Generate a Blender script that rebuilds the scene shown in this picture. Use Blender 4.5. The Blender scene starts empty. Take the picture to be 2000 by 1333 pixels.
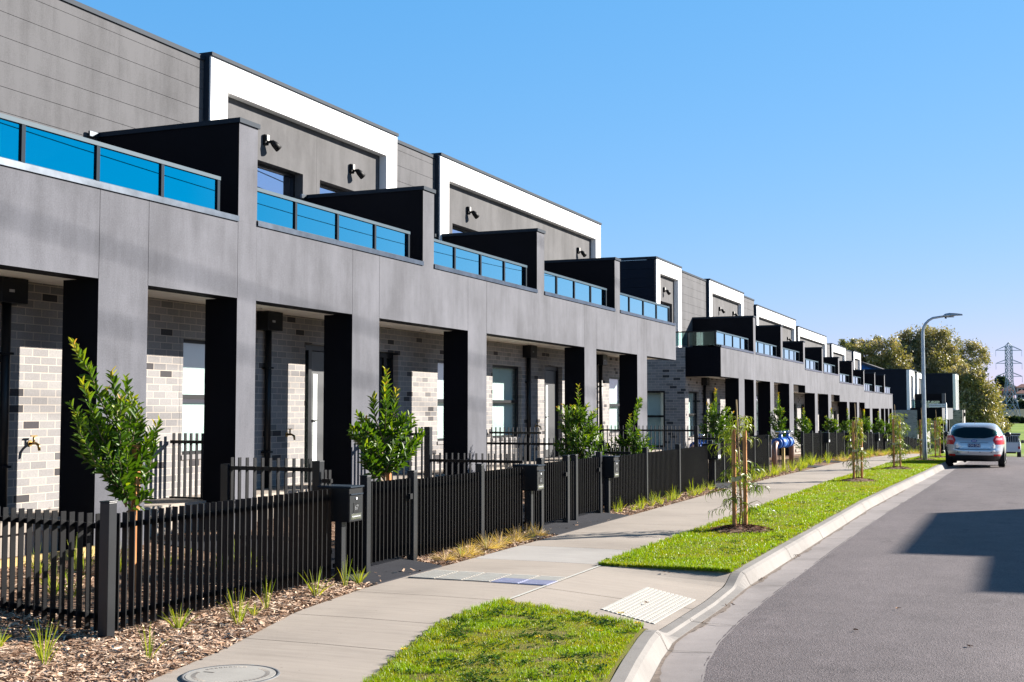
import bpy, math, random
import numpy as np
from mathutils import Vector, Matrix

rnd = random.Random(7)
RS = np.random.RandomState(11)
SC = bpy.context.scene
COL = SC.collection
R = math.radians

# ------------------------------------------------------------------ helpers
class MB:
    """collects geometry for ONE mesh object"""
    def __init__(s): s.v = []; s.f = []; s.m = []; s.sm = []
    def face(s, pts, m=0, smooth=False):
        n = len(s.v); s.v += [tuple(p) for p in pts]; s.f.append(tuple(range(n, n+len(pts)))); s.m.append(m); s.sm.append(smooth)
    def box(s, x0, x1, y0, y1, z0, z1, m=0, mfront=None):
        if x0 > x1: x0, x1 = x1, x0
        if y0 > y1: y0, y1 = y1, y0
        if z0 > z1: z0, z1 = z1, z0
        n = len(s.v)
        s.v += [(x0,y0,z0),(x1,y0,z0),(x1,y1,z0),(x0,y1,z0),(x0,y0,z1),(x1,y0,z1),(x1,y1,z1),(x0,y1,z1)]
        for k, f in enumerate(((0,3,2,1),(4,5,6,7),(0,1,5,4),(1,2,6,5),(2,3,7,6),(3,0,4,7))):
            s.f.append(tuple(n+i for i in f)); s.m.append(mfront if (k == 3 and mfront is not None) else m); s.sm.append(False)
    def bar(s, p0, p1, w, h=None, m=0, up=(0,0,1)):
        h = h or w; p0 = Vector(p0); p1 = Vector(p1); d = (p1-p0).normalized(); u = Vector(up)
        if abs(d.dot(u)) > .98: u = Vector((1,0,0))
        a = d.cross(u).normalized(); b = a.cross(d).normalized(); n = len(s.v)
        for p in (p0, p1):
            for i, j in ((-1,-1),(1,-1),(1,1),(-1,1)): s.v.append(tuple(p + a*(i*w/2) + b*(j*h/2)))
        for f in ((3,2,1,0),(4,5,6,7),(0,1,5,4),(1,2,6,5),(2,3,7,6),(3,0,4,7)):
            s.f.append(tuple(n+i for i in f)); s.m.append(m); s.sm.append(False)
    def tube(s, pts, rad, n=8, m=0, cap=True):
        pts = [Vector(p) for p in pts]
        if not hasattr(rad, '__len__'): rad = [rad]*len(pts)
        base = len(s.v); prev = None
        for i, p in enumerate(pts):
            d = (pts[min(i+1, len(pts)-1)] - pts[max(i-1, 0)]).normalized()
            u = prev if prev is not None else (Vector((0,0,1)) if abs(d.z) < .9 else Vector((1,0,0)))
            a = d.cross(u).normalized(); b = a.cross(d).normalized(); prev = b
            for k in range(n):
                t = 2*math.pi*k/n; s.v.append(tuple(p + a*(rad[i]*math.cos(t)) + b*(rad[i]*math.sin(t))))
        for i in range(len(pts)-1):
            for k in range(n):
                s.f.append((base+i*n+k, base+i*n+(k+1)%n, base+(i+1)*n+(k+1)%n, base+(i+1)*n+k)); s.m.append(m); s.sm.append(True)
        if cap:
            s.f.append(tuple(base+k for k in range(n-1, -1, -1))); s.m.append(m); s.sm.append(False)
            e = base+(len(pts)-1)*n; s.f.append(tuple(e+k for k in range(n))); s.m.append(m); s.sm.append(False)
    def grid(s, rows, m=0, smooth=True, close=False):
        base = len(s.v); w = len(rows[0])
        for r in rows: s.v += [tuple(p) for p in r]
        for i in range(len(rows)-1):
            for k in range(w if close else w-1):
                s.f.append((base+i*w+k, base+i*w+(k+1)%w, base+(i+1)*w+(k+1)%w, base+(i+1)*w+k)); s.m.append(m); s.sm.append(smooth)
    def build(s, name, mats, parent=None, bevel=0.0, autosub=None):
        off = Vector((0,0,0))
        if parent is not None: off = world_loc(parent)
        me = bpy.data.meshes.new(name)
        me.from_pydata([(a-off.x, b-off.y, c-off.z) for a, b, c in s.v], [], s.f)
        if not isinstance(mats, (list, tuple)): mats = [mats]
        for m in mats: me.materials.append(m)
        if len(mats) > 1: me.polygons.foreach_set('material_index', s.m)
        me.polygons.foreach_set('use_smooth', s.sm); me.update()
        o = bpy.data.objects.new(name, me); COL.objects.link(o)
        if parent is not None: o.parent = parent
        if bevel > 0:
            b = o.modifiers.new('bevel', 'BEVEL'); b.width = bevel; b.segments = 2; b.limit_method = 'ANGLE'
        return o

WL = {}
def world_loc(o):
    p = Vector(o.location)
    while o.parent is not None:
        o = o.parent; p = p + Vector(o.location)
    return p
def tag(o, label, cat, group=None):
    o['label'] = label; o['category'] = cat
    if group: o['group'] = group
    return o
def thing(name, label, cat, loc=(0,0,0), group=None):
    o = bpy.data.objects.new(name, None); COL.objects.link(o); o.location = loc; o.empty_display_size = .2
    return tag(o, label, cat, group)
def struct(o): o['kind'] = 'structure'; return o
def stuff(o): o['kind'] = 'stuff'; return o
def copy_tree(o, parent=None):
    c = o.copy(); COL.objects.link(c)
    if parent is not None: c.parent = parent
    for ch in list(o.children): copy_tree(ch, c)
    return c
def fast(name, V, F, mats, parent=None, tint=None, smooth=False):
    V = np.asarray(V, dtype=np.float32).reshape(-1, 3); F = np.asarray(F, dtype=np.int32)
    if parent is not None: V = V - np.array(world_loc(parent), dtype=np.float32)
    me = bpy.data.meshes.new(name); k = F.shape[1]
    me.vertices.add(len(V)); me.vertices.foreach_set('co', V.ravel())
    me.loops.add(F.size); me.loops.foreach_set('vertex_index', F.ravel())
    me.polygons.add(len(F)); me.polygons.foreach_set('loop_start', np.arange(0, F.size, k, dtype=np.int32))
    me.polygons.foreach_set('loop_total', np.full(len(F), k, dtype=np.int32))
    if smooth: me.polygons.foreach_set('use_smooth', np.ones(len(F), dtype=bool))
    if not isinstance(mats, (list, tuple)): mats = [mats]
    for m in mats: me.materials.append(m)
    if tint is not None:
        a = me.attributes.new('tint', 'FLOAT', 'POINT'); a.data.foreach_set('value', np.asarray(tint, dtype=np.float32))
    me.update(calc_edges=True)
    o = bpy.data.objects.new(name, me); COL.objects.link(o)
    if parent is not None: o.parent = parent
    return o
def interp(poly, y):
    """poly: list of (x, y) sorted by y"""
    return float(np.interp(y, [p[1] for p in poly], [p[0] for p in poly]))
def zg(y):
    if y <= 40: return 0.0
    if y <= 93:
        d = y-40; return -(.012*d + .00035*d*d)
    if y <= 115:
        d = y-93; return -1.619 - .049*d + .00111*d*d
    return -2.16 - .004*(min(y, 300)-115)

def hsh(x, y, s): return .5+.25*(math.sin(x*s*1.7+y*s*.9+s)+math.sin(y*s*1.3-x*s*.6+2*s))
# ------------------------------------------------------------------ materials
def ramp(nt, stops):
    n = nt.nodes.new('ShaderNodeValToRGB'); e = n.color_ramp.elements
    while len(e) < len(stops): e.new(.5)
    for i, (p, c) in enumerate(stops):
        e[i].position = p; e[i].color = (*c, 1) if len(c) == 3 else c
    return n
class NM:
    def __init__(s, name):
        s.mat = bpy.data.materials.new(name); s.mat.use_nodes = True; s.nt = s.mat.node_tree
        s.b = s.nt.nodes['Principled BSDF']; s.pos = None
    def new(s, t, **kw):
        n = s.nt.nodes.new(t)
        for k, v in kw.items():
            if k in n.inputs.keys(): n.inputs[k].default_value = v
            else: setattr(n, k, v)
        return n
    def link(s, a, b): s.nt.links.new(a, b)
    def P(s, scale=(1,1,1)):
        if s.pos is None: s.pos = s.new('ShaderNodeNewGeometry')
        m = s.new('ShaderNodeMapping'); m.inputs['Scale'].default_value = scale
        s.link(s.pos.outputs['Position'], m.inputs['Vector']); return m.outputs[0]
    def noise(s, scale, vec=(1,1,1), detail=4, rough=.55):
        n = s.new('ShaderNodeTexNoise'); n.inputs['Scale'].default_value = scale; n.inputs['Detail'].default_value = detail
        n.inputs['Roughness'].default_value = rough; s.link(s.P(vec), n.inputs['Vector']); return n.outputs['Fac']
    def math(s, op, a, b=None):
        n = s.new('ShaderNodeMath'); n.operation = op
        for i, x in enumerate((a, b)):
            if x is None: continue
            if hasattr(x, 'is_output'): s.link(x, n.inputs[i])
            else: n.inputs[i].default_value = x
        return n.outputs[0]
    def mix(s, fac, a, b, mode='MIX'):
        n = s.new('ShaderNodeMix'); n.data_type = 'RGBA'; n.blend_type = mode
        for i, x in ((0, fac), (6, a), (7, b)):
            if hasattr(x, 'is_output'): s.link(x, n.inputs[i])
            else: n.inputs[i].default_value = x if i == 0 else ((*x, 1) if len(x) == 3 else x)
        return n.outputs[2]
    def bump(s, h, strength, dist=.01):
        n = s.new('ShaderNodeBump'); n.inputs['Strength'].default_value = strength; n.inputs['Distance'].default_value = dist
        s.link(h, n.inputs['Height']); s.link(n.outputs[0], s.b.inputs['Normal'])
    def col(s, c):
        if hasattr(c, 'is_output'): s.link(c, s.b.inputs['Base Color'])
        else: s.b.inputs['Base Color'].default_value = (*c, 1)
    def set(s, rough=.5, metal=0., spec=.5):
        s.b.inputs['Roughness'].default_value = rough; s.b.inputs['Metallic'].default_value = metal
        s.b.inputs['Specular IOR Level'].default_value = spec
def mul(c, k): return tuple(x*k for x in c)
def simple(name, c, rough=.5, metal=0., spec=.5, var=.12, scale=6., bump=0., bscale=200., vec=(1,1,1)):
    n = NM(name); n.set(rough, metal, spec)
    f = n.noise(scale, vec); r = ramp(n.nt, [(.3, mul(c, 1-var)), (.7, mul(c, 1+var))]); n.link(f, r.inputs[0]); n.col(r.outputs[0])
    if bump: n.bump(n.noise(bscale, detail=2), bump)
    return n.mat

def m_render(name, c, streak=.35):
    n = NM(name); n.set(.85, 0, .25)
    a = n.noise(1.1, (1,1,.8), 7, .65); b = n.noise(3.2, (1,1,.12), 5, .65); g = n.noise(60, (1,1,1), 3)
    t = n.math('ADD', n.math('MULTIPLY', a, .5), n.math('ADD', n.math('MULTIPLY', b, streak), n.math('MULTIPLY', g, .26)))
    r = ramp(n.nt, [(.3, mul(c, .55)), (.5, c), (.68, mul(c, 1.5))]); n.link(t, r.inputs[0]); n.col(r.outputs[0])
    n.bump(n.noise(140, detail=3), .25, .004); return n.mat
def m_brick(name, axis):
    n = NM(name); n.set(.85, 0, .2)
    g = n.new('ShaderNodeNewGeometry'); sp = n.new('ShaderNodeSeparateXYZ'); n.link(g.outputs['Position'], sp.inputs[0])
    cb = n.new('ShaderNodeCombineXYZ'); n.link(sp.outputs[1 if axis == 'y' else 0], cb.inputs[0]); n.link(sp.outputs[2], cb.inputs[1])
    def bt(c1, c2, mo):
        b = n.new('ShaderNodeTexBrick'); n.link(cb.outputs[0], b.inputs['Vector'])
        b.inputs['Scale'].default_value = 1; b.inputs['Brick Width'].default_value = .24; b.inputs['Row Height'].default_value = .0885
        b.inputs['Mortar Size'].default_value = .0055; b.inputs['Mortar Smooth'].default_value = .15; b.inputs['Bias'].default_value = 0
        b.inputs['Color1'].default_value = (*c1,1); b.inputs['Color2'].default_value = (*c2,1); b.inputs['Mortar'].default_value = (*mo,1); return b
    b = bt((0,0,0),(1,1,1),(.5,.5,.5))
    r = ramp(n.nt, [(0, (.05,.048,.052)), (.05, (.055,.052,.057)), (.075, (.17,.166,.17)), (.2, (.225,.218,.221)), (.75, (.262,.253,.253)), (1, (.292,.284,.281))])
    n.link(b.outputs['Color'], r.inputs[0])
    c = n.mix(.22, r.outputs[0], n.noise(55, detail=3), 'OVERLAY')
    n.col(n.mix(b.outputs['Fac'], c, (.46,.41,.36)))
    inv = n.math('SUBTRACT', 1., b.outputs['Fac']); n.bump(n.math('ADD', inv, n.math('MULTIPLY', n.noise(90), .25)), .5, .006); return n.mat
def m_glass(name, tint, gloss, refl, graze=.6, gloss2=None, rough=.01, power=4.):
    n = NM(name); nt = n.nt; nt.nodes.remove(n.b); out = nt.nodes['Material Output']
    t = n.new('ShaderNodeBsdfTransparent'); t.inputs[0].default_value = (*tint,1)
    g = n.new('ShaderNodeBsdfGlossy'); g.inputs['Roughness'].default_value = rough
    lw = n.new('ShaderNodeLayerWeight'); lw.inputs[0].default_value = .5; fc = lw.outputs['Facing']
    r = ramp(nt, [(.4, gloss), (.85, gloss2 or gloss)]); n.link(fc, r.inputs[0]); n.link(r.outputs[0], g.inputs[0])
    f = n.math('MINIMUM', n.math('ADD', n.math('MULTIPLY', n.math('POWER', fc, power), graze), refl), .97)
    mx = n.new('ShaderNodeMixShader'); n.link(f, mx.inputs[0]); n.link(t.outputs[0], mx.inputs[1]); n.link(g.outputs[0], mx.inputs[2])
    n.link(mx.outputs[0], out.inputs[0]); return n.mat
def m_leaf(name, stops, rough=.35, transl=.35, spec=.5):
    n = NM(name); n.set(rough, 0, spec); out = n.nt.nodes['Material Output']
    a = n.new('ShaderNodeAttribute'); a.attribute_name = 'tint'
    r = ramp(n.nt, stops); n.link(a.outputs['Fac'], r.inputs[0]); n.col(r.outputs[0])
    tr = n.new('ShaderNodeBsdfTranslucent'); n.link(n.mix(1., r.outputs[0], (1.35,1.3,.3), 'MULTIPLY'), tr.inputs[0])
    mx = n.new('ShaderNodeMixShader'); mx.inputs[0].default_value = transl
    n.link(n.b.outputs[0], mx.inputs[1]); n.link(tr.outputs[0], mx.inputs[2]); n.link(mx.outputs[0], out.inputs[0]); return n.mat

M = {}
M['render'] = m_render('grey_render', (.088,.09,.104))
M['panel'] = m_render('upper_render', (.08,.079,.082))
M['clad'] = m_render('cladding_boards', (.068,.068,.073), .5)
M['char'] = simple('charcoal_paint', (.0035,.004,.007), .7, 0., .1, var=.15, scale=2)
M['navy'] = simple('dark_side_cladding', (.006,.009,.018), .6, 0., .15, var=.15, scale=2)
M['white'] = simple('white_render', (.8,.8,.8), .7, var=.03, scale=3)
M['brick_y'] = m_brick('grey_brick_street', 'y')
M['brick_x'] = m_brick('grey_brick_end', 'x')
M['soffit'] = simple('soffit_board', (.8,.76,.7), .7, var=.04)
M['black'] = simple('black_frame_metal', (.007,.008,.01), .4, 0., .3, var=.1)
M['cap'] = simple('dark_capping_metal', (.016,.026,.04), .6, 0., .1, var=.1)
M['railtop'] = simple('balustrade_rail_sky_tint', (.008,.042,.07), .5, 0., .2, var=.1)  # blue sky reflection on the rail put into its diffuse colour
M['railm'] = simple('balustrade_metal', (.01,.02,.032), .6, 0., .06, var=.1)
M['sillm'] = simple('sill_flashing', (.1,.115,.135), .25, .9, var=.25, scale=5)
M['fence'] = simple('fence_black_powdercoat', (.004,.0045,.006), .4, 0, .3, var=.1)
M['fencepost'] = simple('fence_post_powdercoat', (.011,.013,.016), .36, 0, .4, var=.12)
M['balglass'] = m_glass('balustrade_glass', (.12,.32,.36), (.0,.66,.88), .6, .5, (.8,1.,1.), power=2.)
M['winglass'] = m_glass('window_glass', (.92,.97,.96), (.9,.95,1.), .07, .5)
M['sideglass'] = m_glass('clear_side_glass', (.6,.78,.76), (.7,.9,.9), .08, .5)
M['upglass'] = m_glass('upper_window_glass', (.3,.33,.4), (.85,.85,1.), .62, .3)
M['blind'] = simple('white_blind', (.72,.78,.76), .8, var=.03)
M['room'] = simple('room_wall', (.2,.2,.2), .9)
M['doorleaf'] = simple('grey_door', (.045,.048,.052), .45, var=.08)
M['chrome'] = simple('chrome', (.6,.6,.6), .2, 1.)
M['brass'] = simple('brass_tap', (.35,.24,.1), .35, .9)
M['lightbody'] = simple('light_fitting_plastic', (.004,.004,.005), .55, 0., .2)
M['lens'] = simple('light_lens', (.35,.35,.36), .15)
def m_concrete(name, c, broom=True, spec=.2):
    n = NM(name); n.set(.9, 0, spec)
    a = n.noise(.55, detail=6); b = n.noise(5, (.3,3,1), 4) if broom else n.noise(5, detail=4); g = n.noise(160, detail=2)
    t = n.math('ADD', n.math('MULTIPLY', a, .55), n.math('ADD', n.math('MULTIPLY', b, .25), n.math('MULTIPLY', g, .2)))
    r = ramp(n.nt, [(.32, mul(c, .68)), (.5, c), (.68, mul(c, 1.2))]); n.link(t, r.inputs[0])
    sp = n.noise(26, detail=1); sr = ramp(n.nt, [(.2, (.55,.52,.5)), (.27, (1,1,1))]); n.link(sp, sr.inputs[0])
    n.col(n.mix(.6, r.outputs[0], sr.outputs[0], 'MULTIPLY')); n.bump(n.noise(120, (.4,2,1), 3), .2, .004); return n.mat
M['path'] = m_concrete('path_concrete', (.335,.292,.252))
M['path2'] = m_concrete('pale_path_concrete', (.35,.33,.31))
M['kerb'] = m_concrete('kerb_concrete', (.235,.22,.207), False)
M['gutter'] = m_concrete('gutter_concrete', (.27,.243,.235), False)
M['pad'] = m_concrete('charcoal_concrete', (.028,.029,.036), False)
M['silt'] = simple('gutter_silt', (.13,.1,.08), .95, var=.4, scale=25)
M['joint'] = simple('path_joint', (.09,.08,.07), .95)
def m_asphalt():
    n = NM('asphalt'); n.set(.75, 0, .25)
    v = n.new('ShaderNodeTexVoronoi'); v.inputs['Scale'].default_value = 95; n.link(n.P(), v.inputs['Vector'])
    sp = n.new('ShaderNodeSeparateColor'); n.link(v.outputs['Color'], sp.inputs[0])
    a = n.noise(.35, (2.2,.5,1), 6); b = n.noise(2.2, detail=5); g = n.noise(30, detail=3)
    t = n.math('ADD', n.math('MULTIPLY', sp.outputs[0], .3), n.math('ADD', n.math('MULTIPLY', a, .42), n.math('ADD', n.math('MULTIPLY', b, .22), n.math('MULTIPLY', g, .14))))
    r = ramp(n.nt, [(.28, (.066,.056,.056)), (.52, (.124,.105,.106)), (.78, (.208,.178,.18))]); n.link(t, r.inputs[0])
    v2 = n.new('ShaderNodeTexVoronoi'); v2.inputs['Scale'].default_value = 24; n.link(n.P(), v2.inputs['Vector'])
    st = ramp(n.nt, [(.03, (1,1,1)), (.06, (0,0,0))]); n.link(v2.outputs['Distance'], st.inputs[0])
    sc2 = n.new('ShaderNodeSeparateColor'); n.link(v2.outputs['Color'], sc2.inputs[0]); pk = ramp(n.nt, [(.86, (0,0,0)), (.9, (1,1,1))]); n.link(sc2.outputs[1], pk.inputs[0])
    c1 = n.mix(n.math('MULTIPLY', st.outputs[0], pk.outputs[0]), r.outputs[0], (.36,.33,.3))
    dk = ramp(n.nt, [(.28, (.62,.6,.6)), (.42, (1,1,1))]); n.link(n.noise(1.3, (1.6,.7,1), 7, .7), dk.inputs[0])
    n.col(n.mix(.75, c1, dk.outputs[0], 'MULTIPLY'))
    n.bump(v.outputs['Distance'], .6, .006); return n.mat
M['asphalt'] = m_asphalt()
def m_ground(name, stops, s1=3., s2=40.):
    n = NM(name); n.set(.95, 0, .1)
    t = n.math('ADD', n.math('MULTIPLY', n.noise(s1, detail=6), .6), n.math('MULTIPLY', n.noise(s2, detail=4), .4))
    r = ramp(n.nt, stops); n.link(t, r.inputs[0]); n.col(r.outputs[0]); n.bump(n.noise(s2*2), .5, .02); return n.mat
M['mulchbed'] = m_ground('mulch_soil', [(.35,(.05,.03,.02)),(.55,(.26,.17,.12)),(.7,(.46,.33,.24))], 6, 60)
M['grassbase'] = m_ground('verge_soil', [(.32,(.17,.13,.07)),(.5,(.15,.14,.035)),(.66,(.15,.19,.015))], 3.5, 40)
M['field'] = m_ground('meadow', [(.35,(.1,.16,.025)),(.5,(.16,.24,.035)),(.65,(.24,.3,.06))], .03, .6)
M['hill'] = m_ground('hill_scrub', [(.35,(.03,.045,.03)),(.55,(.06,.075,.045)),(.7,(.12,.12,.08))], .03, .2)
M['chip'] = m_leaf('bark_chips', [(0,(.1,.052,.032)),(.25,(.32,.2,.135)),(.6,(.55,.39,.28)),(1,(.78,.65,.52))], .95, 0, .0)
M['redchip'] = m_leaf('red_mulch', [(0,(.03,.012,.007)),(.6,(.1,.04,.02)),(1,(.2,.09,.05))], .9, 0, .1)
M['blade'] = m_leaf('grass_blades', [(0,(.3,.22,.08)),(.25,(.3,.27,.02)),(.5,(.22,.29,.002)),(.75,(.17,.31,.001)),(1,(.3,.42,.02))], .45, .4)
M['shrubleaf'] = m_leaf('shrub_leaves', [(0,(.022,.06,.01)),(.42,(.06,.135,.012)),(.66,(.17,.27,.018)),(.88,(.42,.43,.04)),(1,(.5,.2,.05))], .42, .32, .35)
M['acacia'] = m_leaf('sickle_leaves', [(0,(.04,.08,.012)),(.45,(.12,.19,.02)),(1,(.32,.36,.04))], .4, .35)
M['tuss'] = m_leaf('tussock_blades', [(0,(.12,.2,.02)),(.5,(.28,.34,.03)),(1,(.5,.45,.06))], .5, .4)
M['straw'] = m_leaf('dry_tussock_blades', [(0,(.26,.17,.08)),(.5,(.46,.33,.18)),(1,(.62,.5,.3))], .6, .3)
M['euc'] = m_leaf('eucalypt_leaves', [(0,(.05,.075,.035)),(.3,(.18,.18,.06)),(.65,(.31,.27,.16)),(1,(.47,.38,.27))], .5, .25)
M['dark_tree'] = m_leaf('dark_foliage', [(0,(.015,.035,.02)),(.6,(.04,.07,.035)),(1,(.09,.12,.06))], .5, .2)
M['bark'] = simple('bark', (.2,.15,.1), .9, var=.3, scale=20)
M['greybark'] = simple('pale_bark', (.32,.28,.24), .9, var=.3, scale=3)
def m_wood():
    n = NM('hardwood_stake'); n.set(.8, 0, .2); w = n.noise(22, (1,1,.06), 4)
    r = ramp(n.nt, [(.3,(.3,.12,.045)),(.5,(.5,.22,.085)),(.7,(.6,.32,.14))]); n.link(w, r.inputs[0]); n.col(r.outputs[0]); return n.mat
M['wood'] = m_wood()
M['sleeper'] = simple('treated_pine', (.42,.3,.12), .8, var=.2, scale=8)
M['hessian'] = simple('hessian_tie', (.55,.47,.3), .9, var=.15, scale=60)
M['bamboo'] = simple('bamboo_cane', (.42,.29,.14), .6, var=.2, scale=12)
M['tactile'] = simple('tactile_bar', (.5,.48,.43), .6, var=.06, scale=14)
M['tactbase'] = simple('tactile_base', (.27,.245,.215), .8, var=.1)
M['tactblue'] = simple('tactile_tile_reflection', (.33,.34,.47), .5, var=.06)  # bluish reflection off the tile film put into the base colour
M['coverring'] = simple('cast_iron_ring', (.13,.13,.135), .6, var=.2, scale=30)
M['coverlid'] = m_concrete('cover_concrete', (.33,.315,.29), False)
M['galv'] = simple('galvanised_steel', (.36,.41,.45), .45, .6, var=.15, scale=6)
M['copper'] = simple('copper_pipe', (.2,.115,.09), .45, .5, var=.15, scale=9)
M['bluepaint'] = simple('blue_valve_paint', (.015,.11,.42), .4, var=.1)
M['tyre'] = simple('tyre_rubber', (.014,.014,.015), .8)
M['rim'] = simple('alloy_rim', (.4,.4,.42), .3, .8)
M['paint'] = simple('silver_car_paint', (.55,.58,.62), .22, .55, .5, var=.02, scale=2)
M['utepaint'] = simple('white_ute_paint', (.62,.64,.67), .35, var=.03)
M['carblack'] = simple('car_black_plastic', (.012,.012,.014), .5)
M['carglass'] = m_glass('car_glass', (.3,.5,.46), (.8,.95,1.), .08, .5)
M['red'] = simple('tail_light_red', (.5,.012,.015), .15, var=.1)
M['redpale'] = simple('tail_light_clear', (.65,.3,.33), .15, var=.1)
M['plate'] = simple('number_plate', (.02,.035,.13), .4)
M['lettering'] = simple('white_lettering', (.75,.77,.8), .5, var=.02)
M['digit'] = simple('grey_digits', (.16,.17,.18), .5)
M['badge'] = simple('blue_badge', (.02,.08,.3), .2)
M['greyseat'] = simple('seat_fabric', (.03,.03,.035), .8)
M['roofdark'] = simple('dark_roof_tiles', (.06,.055,.06), .8, var=.2, scale=1)
M['roofred'] = simple('terracotta_roof_tiles', (.2,.085,.065), .8, var=.2, scale=1)
M['cream'] = simple('cream_wall', (.6,.52,.44), .8, var=.08, scale=1)
M['brickred'] = simple('far_red_brick', (.3,.15,.11), .85, var=.15, scale=1)
M['bluegable'] = simple('blue_gable_boards', (.03,.18,.5), .6, var=.5, scale=2.5)
M['signw'] = simple('sign_face', (.55,.68,.68), .5, var=.03)
M['signk'] = simple('sign_lettering', (.02,.06,.05), .5)
M['yellow'] = simple('dandelion_petals', (.8,.6,.01), .6, var=.1)
M['stem'] = simple('green_stem', (.12,.2,.03), .6)
M['plaster'] = simple('pale_plaster', (.5,.48,.45), .8)

# ------------------------------------------------------------------ ground
KB = [(-1.2,2.5),(-1.6,4),(-2.0,5.8),(-2.45,7.5),(-2.58,8.18),(-2.72,9.0),(-2.80,9.6),(-2.82,11.5),(-2.88,12.7),(-2.9,13.1),(-2.9,24),(-2.8,29),(-2.62,36),(-2.5,42),(-2.5,103)]
AE = [(-.4,2.5),(-1.0,4),(-1.6,6.3),(-2.07,8.31),(-2.18,8.85),(-2.29,9.77),(-2.34,10.73),(-2.37,12.15),(-2.36,20),(-2.31,24),(-2.2,29),(-2.05,38),(-2.0,44),(-2.0,103)]
PL = [(-4.6,2.5),(-4.9,4),(-5.05,5.5),(-5.15,6.37),(-5.34,7.47),(-5.75,9.06),(-5.9,10.45),(-5.92,14),(-5.95,25),(-5.88,31),(-5.65,38),(-5.5,45),(-5.5,103)]
PR = [(-3.2,2.5),(-3.45,4),(-3.8,6.9),(-3.98,7.6),(-4.33,9.03),(-4.34,13),(-4.3,24),(-4.28,31),(-4.05,38),(-3.9,45),(-3.9,103)]

def terr(x, y):
    z = zg(y) - .3
    if y > 470:
        t = min(1, (y-470)/190.); z += 9.5*(t*t*(3-2*t))
    return z
ys = list(np.arange(-60, 130, 5)) + list(np.arange(130, 470, 20)) + list(np.arange(470, 720, 12)) + [800, 1100, 1800, 4000]
xs = [-3000,-800,-300,-150,-80,-40,-20,-9.9,0,12,20,40,80,150,300,800,3000]
g = MB(); g.grid([[(x, y, terr(x, y)) for x in xs] for y in ys if y < 125]); struct(g.build('ground', M['grassbase']))
g = MB(); g.grid([[(x, y, terr(x, y)) for x in xs] for y in ys if 119 < y < 475]); struct(g.build('meadow', M['field']))
g = MB(); g.grid([[(x, y, terr(x, y)) for x in xs] for y in ys if y >= 460]); struct(g.build('hill', M['hill']))

# road
st = np.concatenate([np.arange(-20, 2.5, 1.5), np.arange(2.5, 16, .12), np.arange(16, 45, .4), np.arange(45, 104, 2.), [104]])
rows = []
for y in st:
    a = interp(AE, y) + rnd.uniform(-.007, .007)
    rows.append([(a, y, zg(y)-.128), (a+.12, y, zg(y)-.124), (0, y, zg(y)-.11), (1.3, y, zg(y)-.1), (4.75, y, zg(y)-.13)])
g = MB(); g.grid(rows); struct(g.build('road', M['asphalt']))
g = MB(); g.grid([[(x, y, zg(y)-.12) for x in (-70, -20, 0, 20, 70)] for y in (104, 107, 110, 113)]); struct(g.build('cross_road', M['asphalt']))
g = MB(); g.grid([[(x, y, zg(y)-.02) for x in (-70, -20, 0, 20, 70)] for y in (113, 114.8)]); struct(g.build('far_footpath', M['kerb']))

# kerb and gutter
def lay(y):       # how far the kerb is laid back at the ramp: 0 full kerb, 1 flush
    if 9.35 < y < 13.1:
        t = max(0, min(1, (y-9.35)/.5, (13.1-y)/.6)); return t*t*(3-2*t)
    return 0
st = np.unique(np.round(np.concatenate([np.arange(2.5, 16, .1), np.arange(16, 45, .5), np.arange(45, 103.5, 2.)]), 3))
top, gut = [], []
for y in st:
    k = interp(KB, y); a = interp(AE, y); t = lay(y); z0 = zg(y)
    ft = k+.11; fb = k+.185
    zt = 0*(1-t) + -.092*t; zf = -.012*(1-t) + -.102*t; zb = -.14*(1-t) + -.126*t
    top.append([(k, y, z0-.3), (k, y, z0+zt), (ft-.02, y, z0+zt-.001), (ft+.015*(1-t), y, z0+zf-.012), (fb, y, z0+zb+.004), (fb+.015, y, z0+zb-.002)])
    gut.append([(fb+.012, y, z0+zb-.004), ((fb+a)/2, y, z0-.138), (a+.02, y, z0-.127)])
g = MB(); g.grid(top, smooth=False); struct(g.build('kerb', M['kerb']))
g = MB(); g.grid(gut); struct(g.build('gutter', M['gutter']))
g = MB(); rows = []
for y in np.arange(6.5, 30, .05):
    fb = interp(KB, y)+.185; t = lay(y); zb_ = -.14*(1-t)-.126*t; w_ = .012+.05*max(0, hsh(y*1.7, 3, 2.1)-.35)*(1.2+math.sin(y*23)*.4)
    rows.append([(fb+.006, y, zb_+.004), (fb+.016, y, zb_+.0015), (fb+.016+w_, y, zb_+.0015)])
g.grid(rows); struct(g.build('gutter_silt', M['silt']))
# joints cut across kerb and gutter
g = MB()
for y in (6.9, 9.32, 10.55, 13.1, 15.6, 18.2, 20.8, 23.4, 26.2, 29, 32, 35, 38, 41):
    k = interp(KB, y); a = interp(AE, y); t = lay(y); fb = k+.185; w = .006
    zt = -.092*t+.002; zb = -.14*(1-t)-.126*t+.004
    p = [(k, zt), (k+.11, zt-.006), (k+.13, zt-.02), (fb, zb+.006), (fb+.02, zb+.001), (a+.01, -.124)]
    g.grid([[(x, y-w, z+zg(y)) for x, z in p], [(x, y+w, z+zg(y)) for x, z in p]], smooth=False)
struct(g.build('kerb_joints', M['joint']))

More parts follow.
